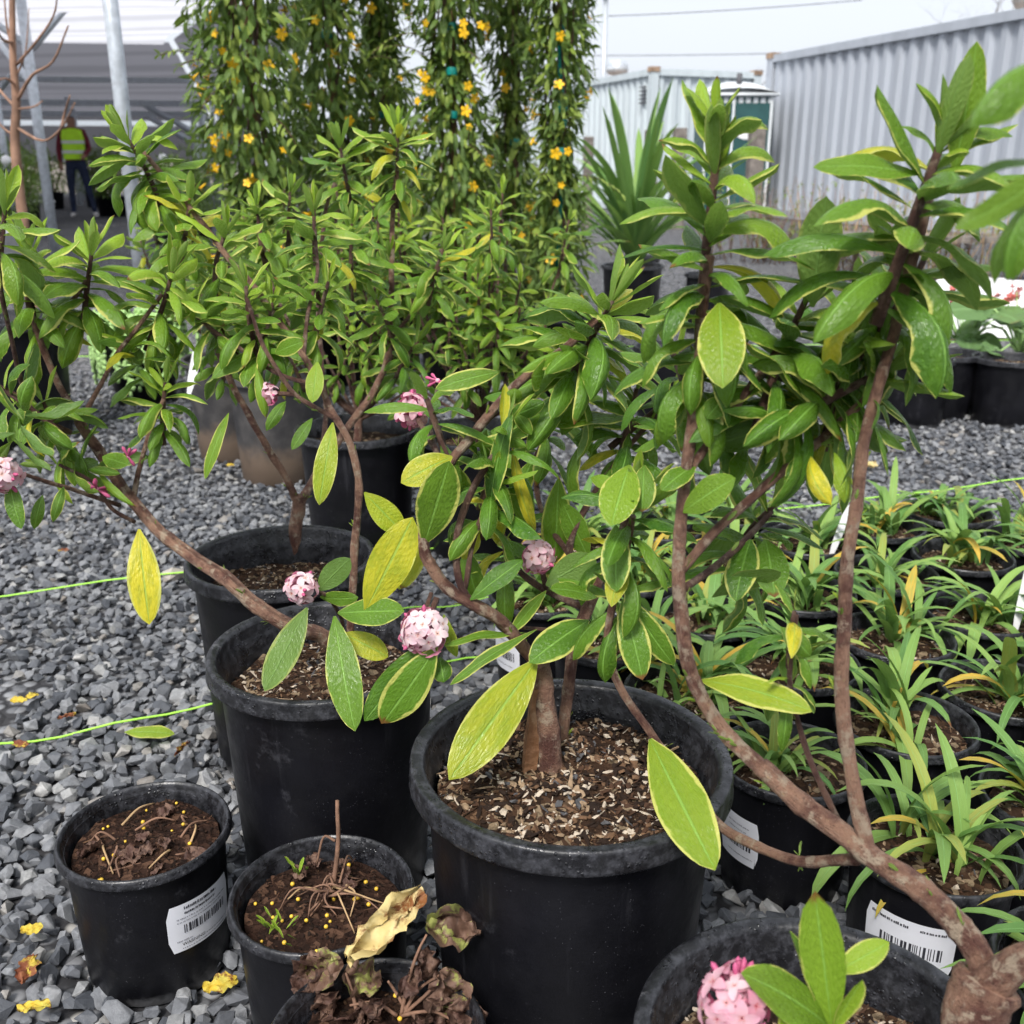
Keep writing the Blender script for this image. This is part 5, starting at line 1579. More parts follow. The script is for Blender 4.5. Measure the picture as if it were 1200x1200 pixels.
H(372, 424, 366, 472, 19, 1.13, 1.10, yellow=.7, young=.6, var=18)
H(366, 490, 342, 527, 14, 1.12, 1.10, yellow=1.0, var=18)
H(322, 414, 357, 400, 16, 1.14, 1.12, yellow=.95, var=20)
H(360, 712, 310, 810, 34, .93, .86, young=.4, var=16, roll=.2, face=-1)
H(372, 693, 410, 654, 27, .95, .95, young=.12, var=16, face=-1)
H(375, 700, 420, 700, 16, .95, .93, young=.1, var=18, roll=.8)
H(300, 430, 312, 490, 14, 1.14, 1.12, young=.4, var=8)
H(335, 470, 312, 505, 14, 1.12, 1.10, young=.3, var=9)
H(120, 535, 150, 545, 16, 1.08, 1.06, yellow=.95, var=17)
H(28, 475, 20, 520, 22, 1.08, 1.05, young=.05, var=18)
H(10, 560, 25, 620, 20, .98, .96, young=.1, var=18, roll=.4)
H(50, 580, 40, 620, 14, 1.0, .99, young=.15, var=9)
H(75, 570, 62, 612, 13, 1.02, 1.0, young=.4, var=9)
H(80, 520, 88, 570, 18, 1.09, 1.07, young=.35, var=10)
C.branch([(400, 752, 1.03), (400, 725, .98), (385, 700, .95), (372, 694, .94)], .0040, .0026, 'bark_dark')
flower(C, 353, 690, .94, .0145, 16, -.7, -.4, -.5, .0110, .12, 4, None, 11)
flower(C, 2, 556, .97, .0165, 20, -.4, -.2, -.8, .0112, .05, 5, None, 12)
bud_cluster(C, 113, 573, 1.05, 8, .010, 0, .6, -.6, .0125, 13)
bud_cluster(C, 150, 535, 1.07, 4, .006, .8, 0, -.4, .011, 14)
flower(C, 315, 461, 1.13, .0105, 12, -.5, 0, -.6, .0085, .3, 5, [(346, 462, 1.125)], 15)

# ------------------------------------------------------------------ daphne of the rearmost tall pot
bD = onplane(345, 652, 0.252)
D = Shrub('daphne_shrub', (bD.x, bD.y, 0.245), 'variegated daphne with a short forked trunk in the rearmost tall pot', GD, 24)
D.branch([(345, 662, bD.y), (346, 625, bD.y), (349, 592, bD.y), (350, 580, bD.y)], .0125, .0140, 'bark', 2, name='trunk', n=12)
D.branch([(350, 596, bD.y), (338, 565, bD.y - .01), (312, 522, bD.y - .02), (287, 478, bD.y - .02), (268, 443, bD.y - .02), (252, 400, bD.y - .01), (240, 340, bD.y)], .0095, .0050, 'bark', 6, n=12)
D.branch([(350, 590, bD.y), (366, 564, bD.y + .02), (395, 520, bD.y + .05), (430, 470, bD.y + .08), (455, 420, bD.y + .10), (458, 350, bD.y + .12), (460, 260, bD.y + .14), (465, 200, bD.y + .15)], .0115, .0046, 'bark', 8, n=12)
D.branch([(372, 556, bD.y + .03), (382, 490, bD.y + .08), (377, 430, bD.y + .12), (373, 350, bD.y + .16), (380, 260, bD.y + .2), (392, 215, bD.y + .22)], .0072, .0040, 'bark_dark', 5)
D.branch([(456, 400, bD.y + .1), (480, 370, bD.y + .1), (505, 335, bD.y + .1), (515, 312, bD.y + .1)], .0046, .0032, 'bark_dark', 3)
D.branch([(455, 410, bD.y + .1), (435, 385, bD.y + .1), (415, 360, bD.y + .08), (412, 300, bD.y + .08)], .0042, .0030, 'bark_dark', 3)
D.branch([(377, 430, bD.y + .12), (340, 380, bD.y + .14), (310, 310, bD.y + .16), (302, 260, bD.y + .17)], .0046, .0030, 'bark_dark', 3)
Yd = bD.y
D.shoot(466, 150, Yd + .15, .05, -1, 0, 26, .056, .10, young=0.61)
D.shoot(398, 168, Yd + .22, -.15, -1, 0, 22, .056, .09, young=0.56)
D.shoot(412, 262, Yd + .08, .05, -1, 0, 18, .054, .08, young=0.48)
D.shoot(520, 290, Yd + .1, .3, -1, 0, 18, .056, .075, young=0.46)
D.shoot(300, 240, Yd + .17, -.1, -1, 0, 18, .054, .08, young=0.56)
D.shoot(340, 225, Yd + .2, .1, -1, 0, 14, .052, .07, young=0.56)
D.shoot(238, 310, Yd, -.2, -1, 0, 18, .054, .085, young=0.51)
D.shoot(456, 300, Yd + .13, .2, -1, -.2, 14, .054, .09, young=0.38, stemtube=False)
D.shoot(440, 350, Yd + .08, -.3, -1, -.2, 14, .054, .07, young=0.36)
D.shoot(490, 400, Yd + .1, .5, -.8, -.1, 14, .054, .07, young=0.31)
D.shoot(330, 400, Yd + .1, -.4, -1, 0, 12, .05, .07, young=0.36)
D.shoot(270, 400, Yd, .3, -1, 0, 10, .05, .06, young=0.36)

# ------------------------------------------------------------------ bushy daphnes of the back row, grown by rule
def bushy(name, pc, z0, label, seed, tips, spread, zlo, zhi, L, extra=()):
    r = random.Random(seed)
    S = Shrub(name, (pc[0], pc[1], z0 - 0.01), label, GD, seed + 1)
    base = Vector((pc[0], pc[1], z0 - 0.01))
    fk = base + Vector((r.gauss(0, .01), r.gauss(0, .01), 0.07))
    S.branch([base, base.lerp(fk, .5), fk], .013, .011, 'bark', 0, 'trunk', 10, True)
    T_ = []
    for k in range(tips):
        a = k * 2.39996 + r.uniform(-.3, .3); q = spread * math.sqrt((k + .5) / tips)
        T_.append(base + Vector((q * math.cos(a), q * math.sin(a) * 0.75, zlo + (zhi - zlo) * r.random() - z0 - 0.25 * q)))
    T_ += [Vector(e) for e in extra]
    for t in T_:
        mid = fk.lerp(t, .45) + Vector((t.x - base.x, t.y - base.y, 0)) * 0.18
        S.branch([fk - Vector((0, 0, .01)), fk.lerp(mid, .5) + Vector((0, 0, -.01)), mid, t - Vector((0, 0, .05))], .0065, .0032, 'bark_dark', 1, 'branch', 7, True)
        ax = (t - mid).normalized() + Vector((0, 0, .6))
        S.shoot(0, 0, 0, ax.x, -ax.z, ax.y, r.randint(14, 20), L * r.uniform(.82, 1.02), .11, young=.48, world=t)
        if r.random() < .75:
            t2 = mid.lerp(t, .45) + Vector((r.gauss(0, .03), r.gauss(0, .03), .02))
            S.shoot(0, 0, 0, ax.x + r.gauss(0, .5), -ax.z, ax.y + r.gauss(0, .5), r.randint(8, 12), L * .85, .07, young=.3, world=t2)
    return S
E1 = bushy('daphne_shrub', PE1, 0.235, 'bushy many-stemmed daphne in the dusty dark pot', 31, 15, .30, .62, .84, .054, [at(470, 300, 2.1), at(430, 400, 2.1), at(500, 430, 2.1)])
flower(E1, 484, 470, 2.0, .016, 10, 0, -.4, -1, .012, .3, 3, None, 17)
E2 = bushy('daphne_shrub', PE2, 0.235, 'bushy daphne standing in front of the flowering vine columns', 32, 15, .30, .60, .80, .056, [at(575, 245, 1.95), at(560, 320, 1.95), at(610, 330, 2.0), at(540, 400, 2.0), at(620, 400, 2.0)])
F1 = bushy('daphne_shrub', PF1, 0.255, 'low bushy daphne in the old grey pot by the pale lime succulent', 33, 10, .26, .55, .74, .054)
F2 = bushy('daphne_shrub', PF2, 0.255, 'bushy daphne in the old grey pot with the muddiest base', 34, 12, .28, .58, .80, .054)
for S in (A, B, C, D, E1, E2, F1, F2):
    S.finish(300 if S in (A, B, C, D) else 220, 9.0)
# ================================================================== flowering vines trained up stakes
def simple_leaf(W=0.16, bend=0.6, n=4, fold=0.25):
    vs, fs, uv = [], [], []
    y = z = 0.0
    for i in range(n + 1):
        t = i / n; a = 0.1 - bend * t
        if i: y += math.cos(a) / n; z += math.sin(a) / n
        w = W * (math.sin(math.pi * min(1, 0.05 + 0.93 * t)) ** 0.9) + 0.004
        for u in (-1, 0, 1):
            vs.append((u * w, y, z + fold * w * abs(u))); uv.append((0.5 + u * .5, t))
    for i in range(n):
        for j in range(2):
            q = i * 3 + j; fs.append((q, q + 1, q + 4, q + 3))
    return np.array(vs), np.array(fs), np.array(uv)
VL = [simple_leaf(.14, .3), simple_leaf(.17, .8), simple_leaf(.15, 1.2), simple_leaf(.13, .1)]
def leaf_cloud(name, items, shapes, mat, parent, color=(0, 0.1, 0, 1), kind='stuff'):
    """items: (shape, matrix, var) -> one joined mesh with uv"""
    og = np.array(origin(parent))
    V, F, U, A_, n0 = [], [], [], [], 0
    for k, m, var in items:
        vs, fs, uv = shapes[k]; m = np.array(m)
        V.append(vs @ m[:3, :3].T + m[:3, 3] - og); F.append(fs + n0); U.append(uv); A_.append(np.full(len(vs), var)); n0 += len(vs)
    V = np.concatenate(V); F = np.concatenate(F)
    me = bpy.data.meshes.new(name)
    me.vertices.add(len(V)); me.vertices.foreach_set('co', V.astype(np.float32).ravel())
    me.loops.add(F.size); me.loops.foreach_set('vertex_index', F.astype(np.int32).ravel())
    me.polygons.add(len(F)); me.polygons.foreach_set('loop_start', np.arange(0, F.size, F.shape[1], dtype=np.int32))
    me.polygons.foreach_set('use_smooth', [True] * len(F))
    at_ = me.attributes.new('var', 'FLOAT', 'POINT'); at_.data.foreach_set('value', np.concatenate(A_).astype(np.float32))
    lay = me.uv_layers.new(name='UVMap'); lay.data.foreach_set('uv', np.concatenate(U)[F.ravel()].astype(np.float32).ravel())
    me.materials.append(mat); me.update(calc_edges=True)
    o = link(name, me, parent); o.color = color
    if kind: o['kind'] = kind
    return o
def trumpet():
    mb = MB()
    for k in range(5):
        a = k * 1.2566; ca, sa = math.cos(a), math.sin(a)
        vs = []
        for (x, y, z) in ((0.14, -0.1, 0.0), (0.14, 0.1, 0.0), (0.62, 0.36, 0.18), (0.98, 0.18, 0.10), (1.0, -0.18, 0.10), (0.62, -0.36, 0.18)):
            vs.append((x * ca - y * sa, x * sa + y * ca, z))
        mb.add(vs, [(0, 1, 2, 5), (5, 2, 3, 4)])
    mb.tube([(0, 0, 0.0), (0, 0, -0.7), (0, 0, -1.3)], [0.24, 0.16, 0.08], 7)
    return new_mesh('flower', mb.v, mb.f, M['yellow_petal'])
TRUMPET = trumpet()
GV = 'columns of yellow-flowered vine'
def vine(px_, py_, Y, rad, h, label, seed, dens=1.0, stake='stake', ties=(), flowers=26, zlow=0.2, thin=1.0):
    r = random.Random(seed)
    c = at(px_, py_, Y); cx, cy = c.x, c.y
    root = empty('flowering_vine', (cx, cy, 0), label, 'vine', GV)
    b_ = MB(); b_.lathe([(0, 0), (.115, 0), (.135, .27), (.148, .27), (.148, .295), (.138, .295), (.13, .25), (0, .25)], (cx, cy, 0), 28); b_.build('pot', M['pot'], root)
    b_ = MB(); b_.tube([(cx, cy, .05), (cx + .01, cy, h * .5), (cx, cy, h)], [.011] * 3, 8); b_.build('stake', M['tie'] if stake == 'green' else M['wood_stake'], root)
    ph0 = r.uniform(0, 6.28)
    paths = []
    for k in range(6):
        ph = ph0 + k * 1.047
        pts = []
        for i in range(26):
            t = i / 25
            a = ph + t * 5.0 * (1 if k % 2 else -1)
            q = rad * (0.25 + 0.3 * math.sin(t * 7 + k) ** 2)
            pts.append(Vector((cx + q * math.cos(a), cy + q * math.sin(a), .24 + t * (h - .22))))
        b_ = MB(); b_.tube(pts, [.0035] * 26, 5); b_.build('stem', M['bark_dark'], root)
        paths.append(pts)
    lower, upper = [], []
    n = int(3700 * dens * h / 1.7)
    for i in range(n):
        z = zlow + (h - zlow) * r.random()
        bul = 1.0 + 0.30 * math.sin(z * 6.3 + seed) + 0.18 * math.sin(z * 14 + seed * 2)
        q = rad * bul * (0.25 + 0.85 * r.random() ** 0.7) * thin; a = r.uniform(0, 6.283)
        p = Vector((cx + q * math.cos(a), cy + q * math.sin(a), z))
        d = Vector((math.cos(a) * r.uniform(.2, 1), math.sin(a) * r.uniform(.2, 1), r.gauss(-.55, .5)))
        nr = Vector((math.cos(a) * .6, math.sin(a) * .6, 1)) + Vector((r.gauss(0, .4), r.gauss(0, .4), r.gauss(0, .3)))
        (upper if r.random() < .36 else lower).append((r.randrange(4), frame(p, d, nr, r.uniform(.034, .066)), r.random()))
    for k in range(14):                                   # wandering tendril tips
        z = zlow + .3 + (h - zlow - .3) * r.random(); a = r.uniform(0, 6.283)
        p = Vector((cx + rad * math.cos(a), cy + rad * math.sin(a), z)); d = Vector((math.cos(a), math.sin(a), r.uniform(-.2, .9))).normalized()
        pts = [p + d * (.02 * j) + Vector((0, 0, -.0012 * j * j)) for j in range(-3, 8)]
        b_ = MB(); b_.tube(pts, [.0018] * len(pts), 4); b_.build('tendril', M['bark_dark'], root)
        for j in range(2, 11):
            for sgn in (-1, 1):
                sd = d.cross(Vector((0, 0, 1))).normalized() * sgn
                upper.append((r.randrange(4), frame(pts[j], sd + d * .6 + Vector((0, 0, r.gauss(-.2, .3))), Vector((0, 0, 1)), r.uniform(.03, .045)), r.random()))
    leaf_cloud('foliage', lower, VL, M['vine'], root, (0.0, 0.10, 0, 1))
    leaf_cloud('young_foliage', upper, VL, M['vine'], root, (0.05, 0.75, 0, 1))
    for k in range(int(flowers * 1.9)):
        z = zlow + .15 + (h - zlow - .15) * r.random(); a = r.uniform(0, 6.283) if r.random() < .3 else -math.pi / 2 + r.gauss(0, .9)
        q = rad * (1.05 + r.random() * .35) * thin
        d = Vector((math.cos(a), math.sin(a), r.gauss(-.1, .5)))
        p = Vector((cx + q * math.cos(a), cy + q * math.sin(a), z))
        m = Matrix.Translation(p - Vector((cx, cy, 0))) @ d.to_track_quat('Z', 'Y').to_matrix().to_4x4() @ Matrix.Diagonal((r.uniform(.012, .022),) * 3 + (1,))
        link('flower', TRUMPET, root, mat4=m)
    for z in ties:
        b_ = MB(); b_.lathe([(.018, -.012), (.020, 0), (.018, .012)], (cx + .01, cy - rad * .55, z), 14); b_.build('tie', M['tie'], root)
vine(293, 110, 3.5, .135, 1.85, 'widest column of yellow-flowered vine beside the shade cloth', 51, 1.25, ties=(1.2,), flowers=34)
vine(386, 100, 4.0, .115, 1.8, 'yellow-flowered vine column next to the widest one', 52, 1.0, ties=(.95, 1.25), flowers=26)
vine(447, 100, 4.3, .105, 1.8, 'dark dense vine column between two lighter flowering columns', 53, 1.0, ties=(1.0,), flowers=16)
vine(528, 100, 3.9, .140, 1.8, 'yellow-flowered vine column with two teal ties and pale shoots', 54, 1.1, ties=(.98, 1.12, 1.26), flowers=30)
vine(600, 100, 4.2, .080, 1.8, 'slim vine column with its brown stake showing', 55, .7, ties=(.9,), flowers=14)
vine(655, 100, 3.8, .085, 1.75, 'rightmost vine column on a teal stake with trailing side shoots', 56, .75, 'green', ties=(.86, .95, 1.0), flowers=18)
# ================================================================== strap-leaved clump and weeds by the container
pl = at(742, 290, 5.6)
big_strap = strap_plant((pl.x, pl.y), 0.30, 90, .85, 'big upright clump of broad strap leaves in front of the pale container', None, 95, name='flax_clump', yellow=.0, wide=.62, blades=STIFF)
make_pot((pl.x, pl.y), (0.17, 0.32, 0.82, 0.012, 0.02), 'dark pot of the big strap-leaved clump', 'black pots further back', 96, 0.02, 'soil', seg=36)
pl = at(640, 300, 5.2)
strap_plant((pl.x, pl.y), 0.28, 46, .6, 'strap-leaved clump half hidden by the rightmost vine', None, 97, name='flax_clump', yellow=.0, wide=.62, blades=STIFF)
make_pot((pl.x, pl.y), (0.15, 0.30, 0.82, 0.012, 0.02), 'dark pot of the half hidden strap-leaved clump', 'black pots further back', 98, 0.02, 'soil', seg=36)

def bush(c, rx, rz, z0, n, leaf, mat, label, cat, group, seed, name='potted_shrub', color=(0, .15, 0, 1), pot=None, potmat='pot', blooms=0, bloom_mat='white', shapes=VL):
    r = random.Random(seed)
    root = empty(name, (c[0], c[1], 0), label, cat, group)
    if pot:
        b_ = MB(); pr, phh = pot
        b_.lathe([(0, 0), (pr * .8, 0), (pr * .94, phh * .92), (pr, phh * .92), (pr, phh), (pr * .93, phh), (pr * .9, phh * .88), (0, phh * .88)], (c[0], c[1], 0), 24); b_.build('pot', M[potmat], root)
    b_ = MB()
    for k in range(6):
        a = k * 1.05; b_.tube([(c[0], c[1], max(0, z0 - .02)), (c[0] + rx * .3 * math.cos(a), c[1] + rx * .3 * math.sin(a), z0 + rz * .8), (c[0] + rx * .6 * math.cos(a), c[1] + rx * .6 * math.sin(a), z0 + rz * 1.5)], [rx * .03, rx * .02, rx * .01], 5)
    b_.build('stems', M['bark_dark'], root)
    it = []
    for i in range(n):
        d = Vector((r.gauss(0, 1), r.gauss(0, 1), r.gauss(0, 1))).normalized(); q = r.random() ** .45
        lump = 1 + .28 * mnoise.noise(d * 2.2 + Vector((seed, 0, 0)))
        p = Vector((c[0] + d.x * rx * q * lump, c[1] + d.y * rx * q * lump, z0 + rz + d.z * rz * q * lump))
        it.append((r.randrange(len(shapes)), frame(p, d + Vector((r.gauss(0, .5), r.gauss(0, .5), r.gauss(.2, .5))), Vector((0, 0, 1)) + d * .4, leaf * r.uniform(.7, 1.3)), r.random()))
    leaf_cloud('foliage', it, shapes, M[mat], root, color)
    for k in range(blooms):
        d = Vector((r.gauss(0, 1), -abs(r.gauss(0, 1)), abs(r.gauss(0, 1)))).normalized()
        b_ = MB(); b_.lathe([(0, -1), (.7, -.7), (1, 0), (.7, .7), (0, 1)], (0, 0, 0), 10)
        s_ = leaf * .55
        me = new_mesh('bloom', [(v[0] * s_, v[1] * s_, v[2] * s_) for v in b_.v], b_.f, M[bloom_mat])
        link('bloom', me, root, (d.x * rx, d.y * rx, z0 + rz + d.z * rz))
    return root
GS = 'potted stock under and beside the shade house'
def at0(x, Y):
    p = at(x, 300, Y); return (p.x * (Y * CP + CAM_H * SP) / ((at(x, 300, Y) - Vector((0, 0, CAM_H))).dot(Vector((0, CP, -SP)))), Y)
stock = [(20, 13, .45, .4, .3, 'dull green potted shrub by the second shade house post', (0, .1, 0, 1)), (34, 15.5, .5, .45, .3, 'tall loose potted shrub under the shade house roof edge', (0, .35, 0, 1)),
         (66, 22.5, .5, .42, .3, 'bright green potted shrub beside the worker in the vest', (0, .4, 0, 1)), (112, 23.5, .6, .5, .3, 'rounded green shrub just behind the worker', (0, .2, 0, 1)),
         (128, 19, .45, .38, .3, 'dark potted shrub by the feet of the worker', (0, .05, 0, 1)), (140, 19, .6, .5, .3, 'dim green shrub deep under the shade roof', (0, .1, 0, 1)),
         (200, 12, .4, .34, .25, 'low mixed potted shrub near the thick galvanised post', (0, .3, 0, 1)), (214, 10.5, .36, .30, .25, 'low shrub right of the thick galvanised post', (0, .2, 0, 1)),
         (232, 13, .42, .4, .25, 'shrub at the right edge of the shade house', (0, .3, 0, 1)), (4, 10, .4, .34, .28, 'shrub beside the young orange-barked tree', (0, .2, 0, 1)),
         (340, 9, .5, .45, .25, 'green shrub behind the gap in the vine columns', (0, .15, 0, 1)), (560, 8.5, .5, .4, .25, 'shrub behind the vine with teal ties', (0, .15, 0, 1)), (420, 9.5, .5, .42, .25, 'shrub behind the dark vine column', (0, .1, 0, 1))]
for k, (x, Y, rx, rz, z0, lab, colr) in enumerate(stock):
    c = at0(x, Y)
    bush(c, rx, rz, z0, 900, .09, 'vine', lab, 'shrub', GS, 300 + k, color=colr, pot=(.2, z0 + .05), blooms=(3 if k in (2, 6, 9) else 0))
for x, Y, w, lab in ((24, 8.6, .16, 'white tub standing by the leafy branch tips'), (52, 17, .2, 'white tub under the shade roof'), (556, 5.2, .11, 'white pot glimpsed behind the bushy daphne')):
    c = at0(x, Y)
    b_ = MB(); b_.lathe([(0, 0), (w * .8, 0), (w * .96, .30), (w, .30), (w, .33), (w * .94, .33), (w * .9, .29), (0, .29)], (c[0], c[1], 0), 26)
    tag(b_.build('white_tub', M['white']), lab, 'pot', 'white tubs further back')
# weeds along the container foot
wr = random.Random(8)
for k, (x, y, Y, n, lab) in enumerate(((930, 262, 9.5, 420, 'reddish weeds growing at the foot of the grey container'), (1000, 280, 8.5, 380, 'pale dry weeds growing before the grey container'), (1075, 300, 7.8, 380, 'sparse weeds growing beside the white ground sheet'), (1160, 318, 7.6, 300, 'dry grass tuft behind the white ground sheet'), (870, 268, 9.8, 350, 'green weeds growing below the portable toilet'))):
    p = at(x, y, Y)
    c = at0(x, Y)
    root = empty('weed_clump', (c[0], c[1], 0), lab, 'weeds', 'weeds by the container')
    it = []
    b_ = MB()
    for i in range(n // 7):
        a = wr.uniform(0, 6.283); q = .55 * math.sqrt(wr.random()); hh = wr.uniform(.25, .75)
        x0, y0 = c[0] + q * math.cos(a), c[1] + q * math.sin(a) * .5
        tp = Vector((x0 + wr.gauss(0, .1), y0 + wr.gauss(0, .1), hh))
        b_.tube([(x0, y0, -.01), Vector((x0, y0, 0)).lerp(tp, .5) + Vector((wr.gauss(0, .03), 0, 0)), tp], [.004, .003, .0015], 4)
        for j in range(7):
            t = .25 + .75 * wr.random()
            it.append((wr.randrange(4), frame(Vector((x0, y0, 0)).lerp(tp, t), Vector((wr.gauss(0, 1), wr.gauss(0, 1), wr.gauss(.4, .5))), Vector((0, 0, 1)), wr.uniform(.03, .07)), wr.random()))
    b_.build('stalks', M['straw'] if k % 2 else M['dry_stem'], root)
    leaf_cloud('foliage', it, VL, M['vine'], root, (0.25 if k % 2 else .05, .4, 0, 1))

# ================================================================== white frost cloth on the ground, low bench
vs, fs = [], []
nu, nv = 46, 30
a0, a1, a2, a3 = (1.98, 5.15), (4.2, 4.75), (5.2, 6.6), (2.75, 7.2)
for j in range(nv + 1):
    for i in range(nu + 1):
        s_, t = i / nu, j / nv
        x = (a0[0] * (1 - s_) + a1[0] * s_) * (1 - t) + (a3[0] * (1 - s_) + a2[0] * s_) * t
        y = (a0[1] * (1 - s_) + a1[1] * s_) * (1 - t) + (a3[1] * (1 - s_) + a2[1] * s_) * t
        e = min(1.0, min(s_, 1 - s_) * 14, min(t, 1 - t) * 9)
        z = .012 + e * (.12 + .035 * math.sin(t * 13 + 3 * mnoise.noise(Vector((x * 1.3, y * 1.3, 2)))) + .05 * mnoise.noise(Vector((x * 2.2, y * 3.4, 0))) + .02 * mnoise.noise(Vector((x * 7, y * 9, 4))))
        vs.append((x, y, max(.012, z)))
for j in range(nv):
    for i in range(nu):
        q = j * (nu + 1) + i; fs.append((q, q + 1, q + nu + 2, q + nu + 1))
tag(part('ground_sheet', vs, fs, M['white_sheet']), 'wrinkled white cloth sheet spread over low stock on the ground', 'sheet')
bench = empty('low_bench', (4.0, 7.75, 0), 'low weathered plank bench behind the white ground sheet', 'bench')
for k in range(4):
    b_ = MB(); b_.box((0, k * .16, .30), (4.2, k * .16 + .14, .34), rot=R(-14), org=(2.4, 7.75, 0)); b_.build('plank', M['post_wood'], bench, smooth=False)
for x in (.15, 2.0, 3.9):
    for y in (.03, .55):
        b_ = MB(); b_.box((x, y, 0), (x + .1, y + .06, .298), rot=R(-14), org=(2.4, 7.75, 0)); b_.build('leg', M['post_wood'], bench, smooth=False)

# ================================================================== heart-leaved plant with salmon flowers
def round_leaf_mesh(seed):
    r = random.Random(seed)
    vs, uv, fs = [(0, 0.12, 0.0)], [(0.5, 0.1)], []
    n = 20
    for ring, q in ((1, .55), (2, 1.0)):
        for k in range(n):
            a = 2 * math.pi * k / n
            rr_ = q * (.48 + .09 * math.cos(a) + (.10 if abs(((a + math.pi) % (2 * math.pi)) - math.pi) > 2.75 else 0) * -1 + .015 * math.sin(6 * a))
            x, y = rr_ * math.sin(a), .42 + rr_ * math.cos(a)
            vs.append((x, y, -.18 * q * q * math.cos(a) * .5 + .09 * abs(x) + .03 * math.sin(5 * a + seed) * q)); uv.append((.5 + x * .9, max(0, min(1, y))))
    for k in range(n): fs.append((0, 1 + k, 1 + (k + 1) % n))
    for k in range(n): fs.append((1 + k, 1 + n + k, 1 + n + (k + 1) % n, 1 + (k + 1) % n))
    return new_mesh('leaf', vs, fs, M['round_leaf'], uvs=uv)
ROUND = [round_leaf_mesh(s_) for s_ in range(4)]
def heart_plant(px_, py_, Y, label, seed, n=13, bl=5):
    r = random.Random(seed)
    c = at0(px_, Y); zz = .19
    root = empty('heart_leaved_plant', (c[0], c[1], zz - .01), label, 'plant', 'heart-leaved plants with salmon flowers')
    for k in range(n):
        a = k * 2.4 + r.uniform(-.3, .3); q = r.uniform(.05, .17); hh = r.uniform(.02, .16)
        p = Vector((q * math.cos(a), q * math.sin(a), hh)); d = Vector((math.cos(a), math.sin(a), r.uniform(-.7, .35)))
        b_ = MB(); b_.tube([(0, 0, 0), tuple(p * .55 + Vector((0, 0, .03))), tuple(p)], [.004, .0035, .003], 6)
        link('leaf_stalk', new_mesh('leaf_stalk', b_.v, b_.f, M['lime_leaf']), root)
        o = link('leaf', ROUND[r.randrange(4)], root, mat4=frame(p, d, Vector((0, 0, 1)) + Vector((0, -.6, 0)), r.uniform(.09, .15)))
        o.color = (.8 if r.random() < .12 else 0, r.uniform(0, .5), 0, 1)
    for k in range(bl):
        a = r.uniform(0, 6.28); p = Vector((.08 * math.cos(a), .08 * math.sin(a) - .03, r.uniform(.12, .22)))
        b_ = MB(); b_.tube([(0, 0, 0), tuple(p)], [.003, .0025], 5)
        link('flower_stalk', new_mesh('flower_stalk', b_.v, b_.f, M['lime_leaf']), root)
        for j in range(6):
            s_ = .014
            link('flower', FL_S, root, mat4=Matrix.Translation(p + Vector((r.gauss(0, .012), r.gauss(0, .012), r.gauss(0, .012)))) @ Matrix.Rotation(r.uniform(0, 3), 4, 'X') @ Matrix.Rotation(r.uniform(0, 3), 4, 'Z') @ Matrix.Diagonal((s_, s_, s_, 1)))
_m = MB(); _m.v, _m.f = [v.co[:] for v in TRUMPET.vertices], [tuple(p.vertices) for p in TRUMPET.polygons]
FL_S = new_mesh('flower', _m.v, _m.f, M['pink_bloom'])
heart_plant(1120, 420, 3.75, 'heart-leaved plant with salmon pink flowers by the grey gravel path', 1)
heart_plant(1185, 420, 3.6, 'heart-leaved plant with most salmon flowers, in front of the white sheet', 2, 14, 7)

# ================================================================== pale lime trailing succulent
suc = empty('trailing_succulent', (*at0(172, 3.66), 0), 'pale lime trailing succulent with fat rope-like stems', 'succulent')
sc_ = suc.location
b_ = MB(); b_.lathe([(0, 0), (.10, 0), (.125, .21), (.135, .21), (.135, .235), (.122, .235), (.118, .2), (0, .2)], (sc_.x, sc_.y, 0), 28); b_.build('pot', M['pot'], suc)
bm = bmesh.new(); bmesh.ops.create_icosphere(bm, subdivisions=1, radius=1.0); bm.verts.index_update()
ICO = (np.array([v.co[:] for v in bm.verts]) * np.array([.6, 1.0, .6]), np.array([[v.index for v in f.verts] for f in bm.faces])); bm.free()
rr = random.Random(4)
for k in range(26):
    a = k * 2.4; q0 = .03 + .08 * rr.random(); L = rr.uniform(.16, .30)
    it = []
    for i in range(58):
        t = i / 57
        rad_ = q0 + .16 * min(1, t * 2.2) * (.6 + .4 * rr.random() * 0)
        z = .26 + .05 * math.sin(min(1, t * 2.2) * 2.4) - L * max(0, t - .35) * 1.2
        p = Vector((sc_.x + rad_ * math.cos(a), sc_.y + rad_ * math.sin(a), max(.02, z)))
        th = i * 2.4; o_ = Vector((math.cos(th) * math.sin(a), -math.cos(th) * math.cos(a), math.sin(th)))
        it.append((0, frame(p + o_ * .010, o_ + Vector((0, 0, -.4)), Vector((rr.gauss(0, 1), rr.gauss(0, 1), 1)), .0125), rr.random()))
    joined('trailing_stem', [ICO], it, M['lime_leaf'], suc, smooth=True, kind=None)

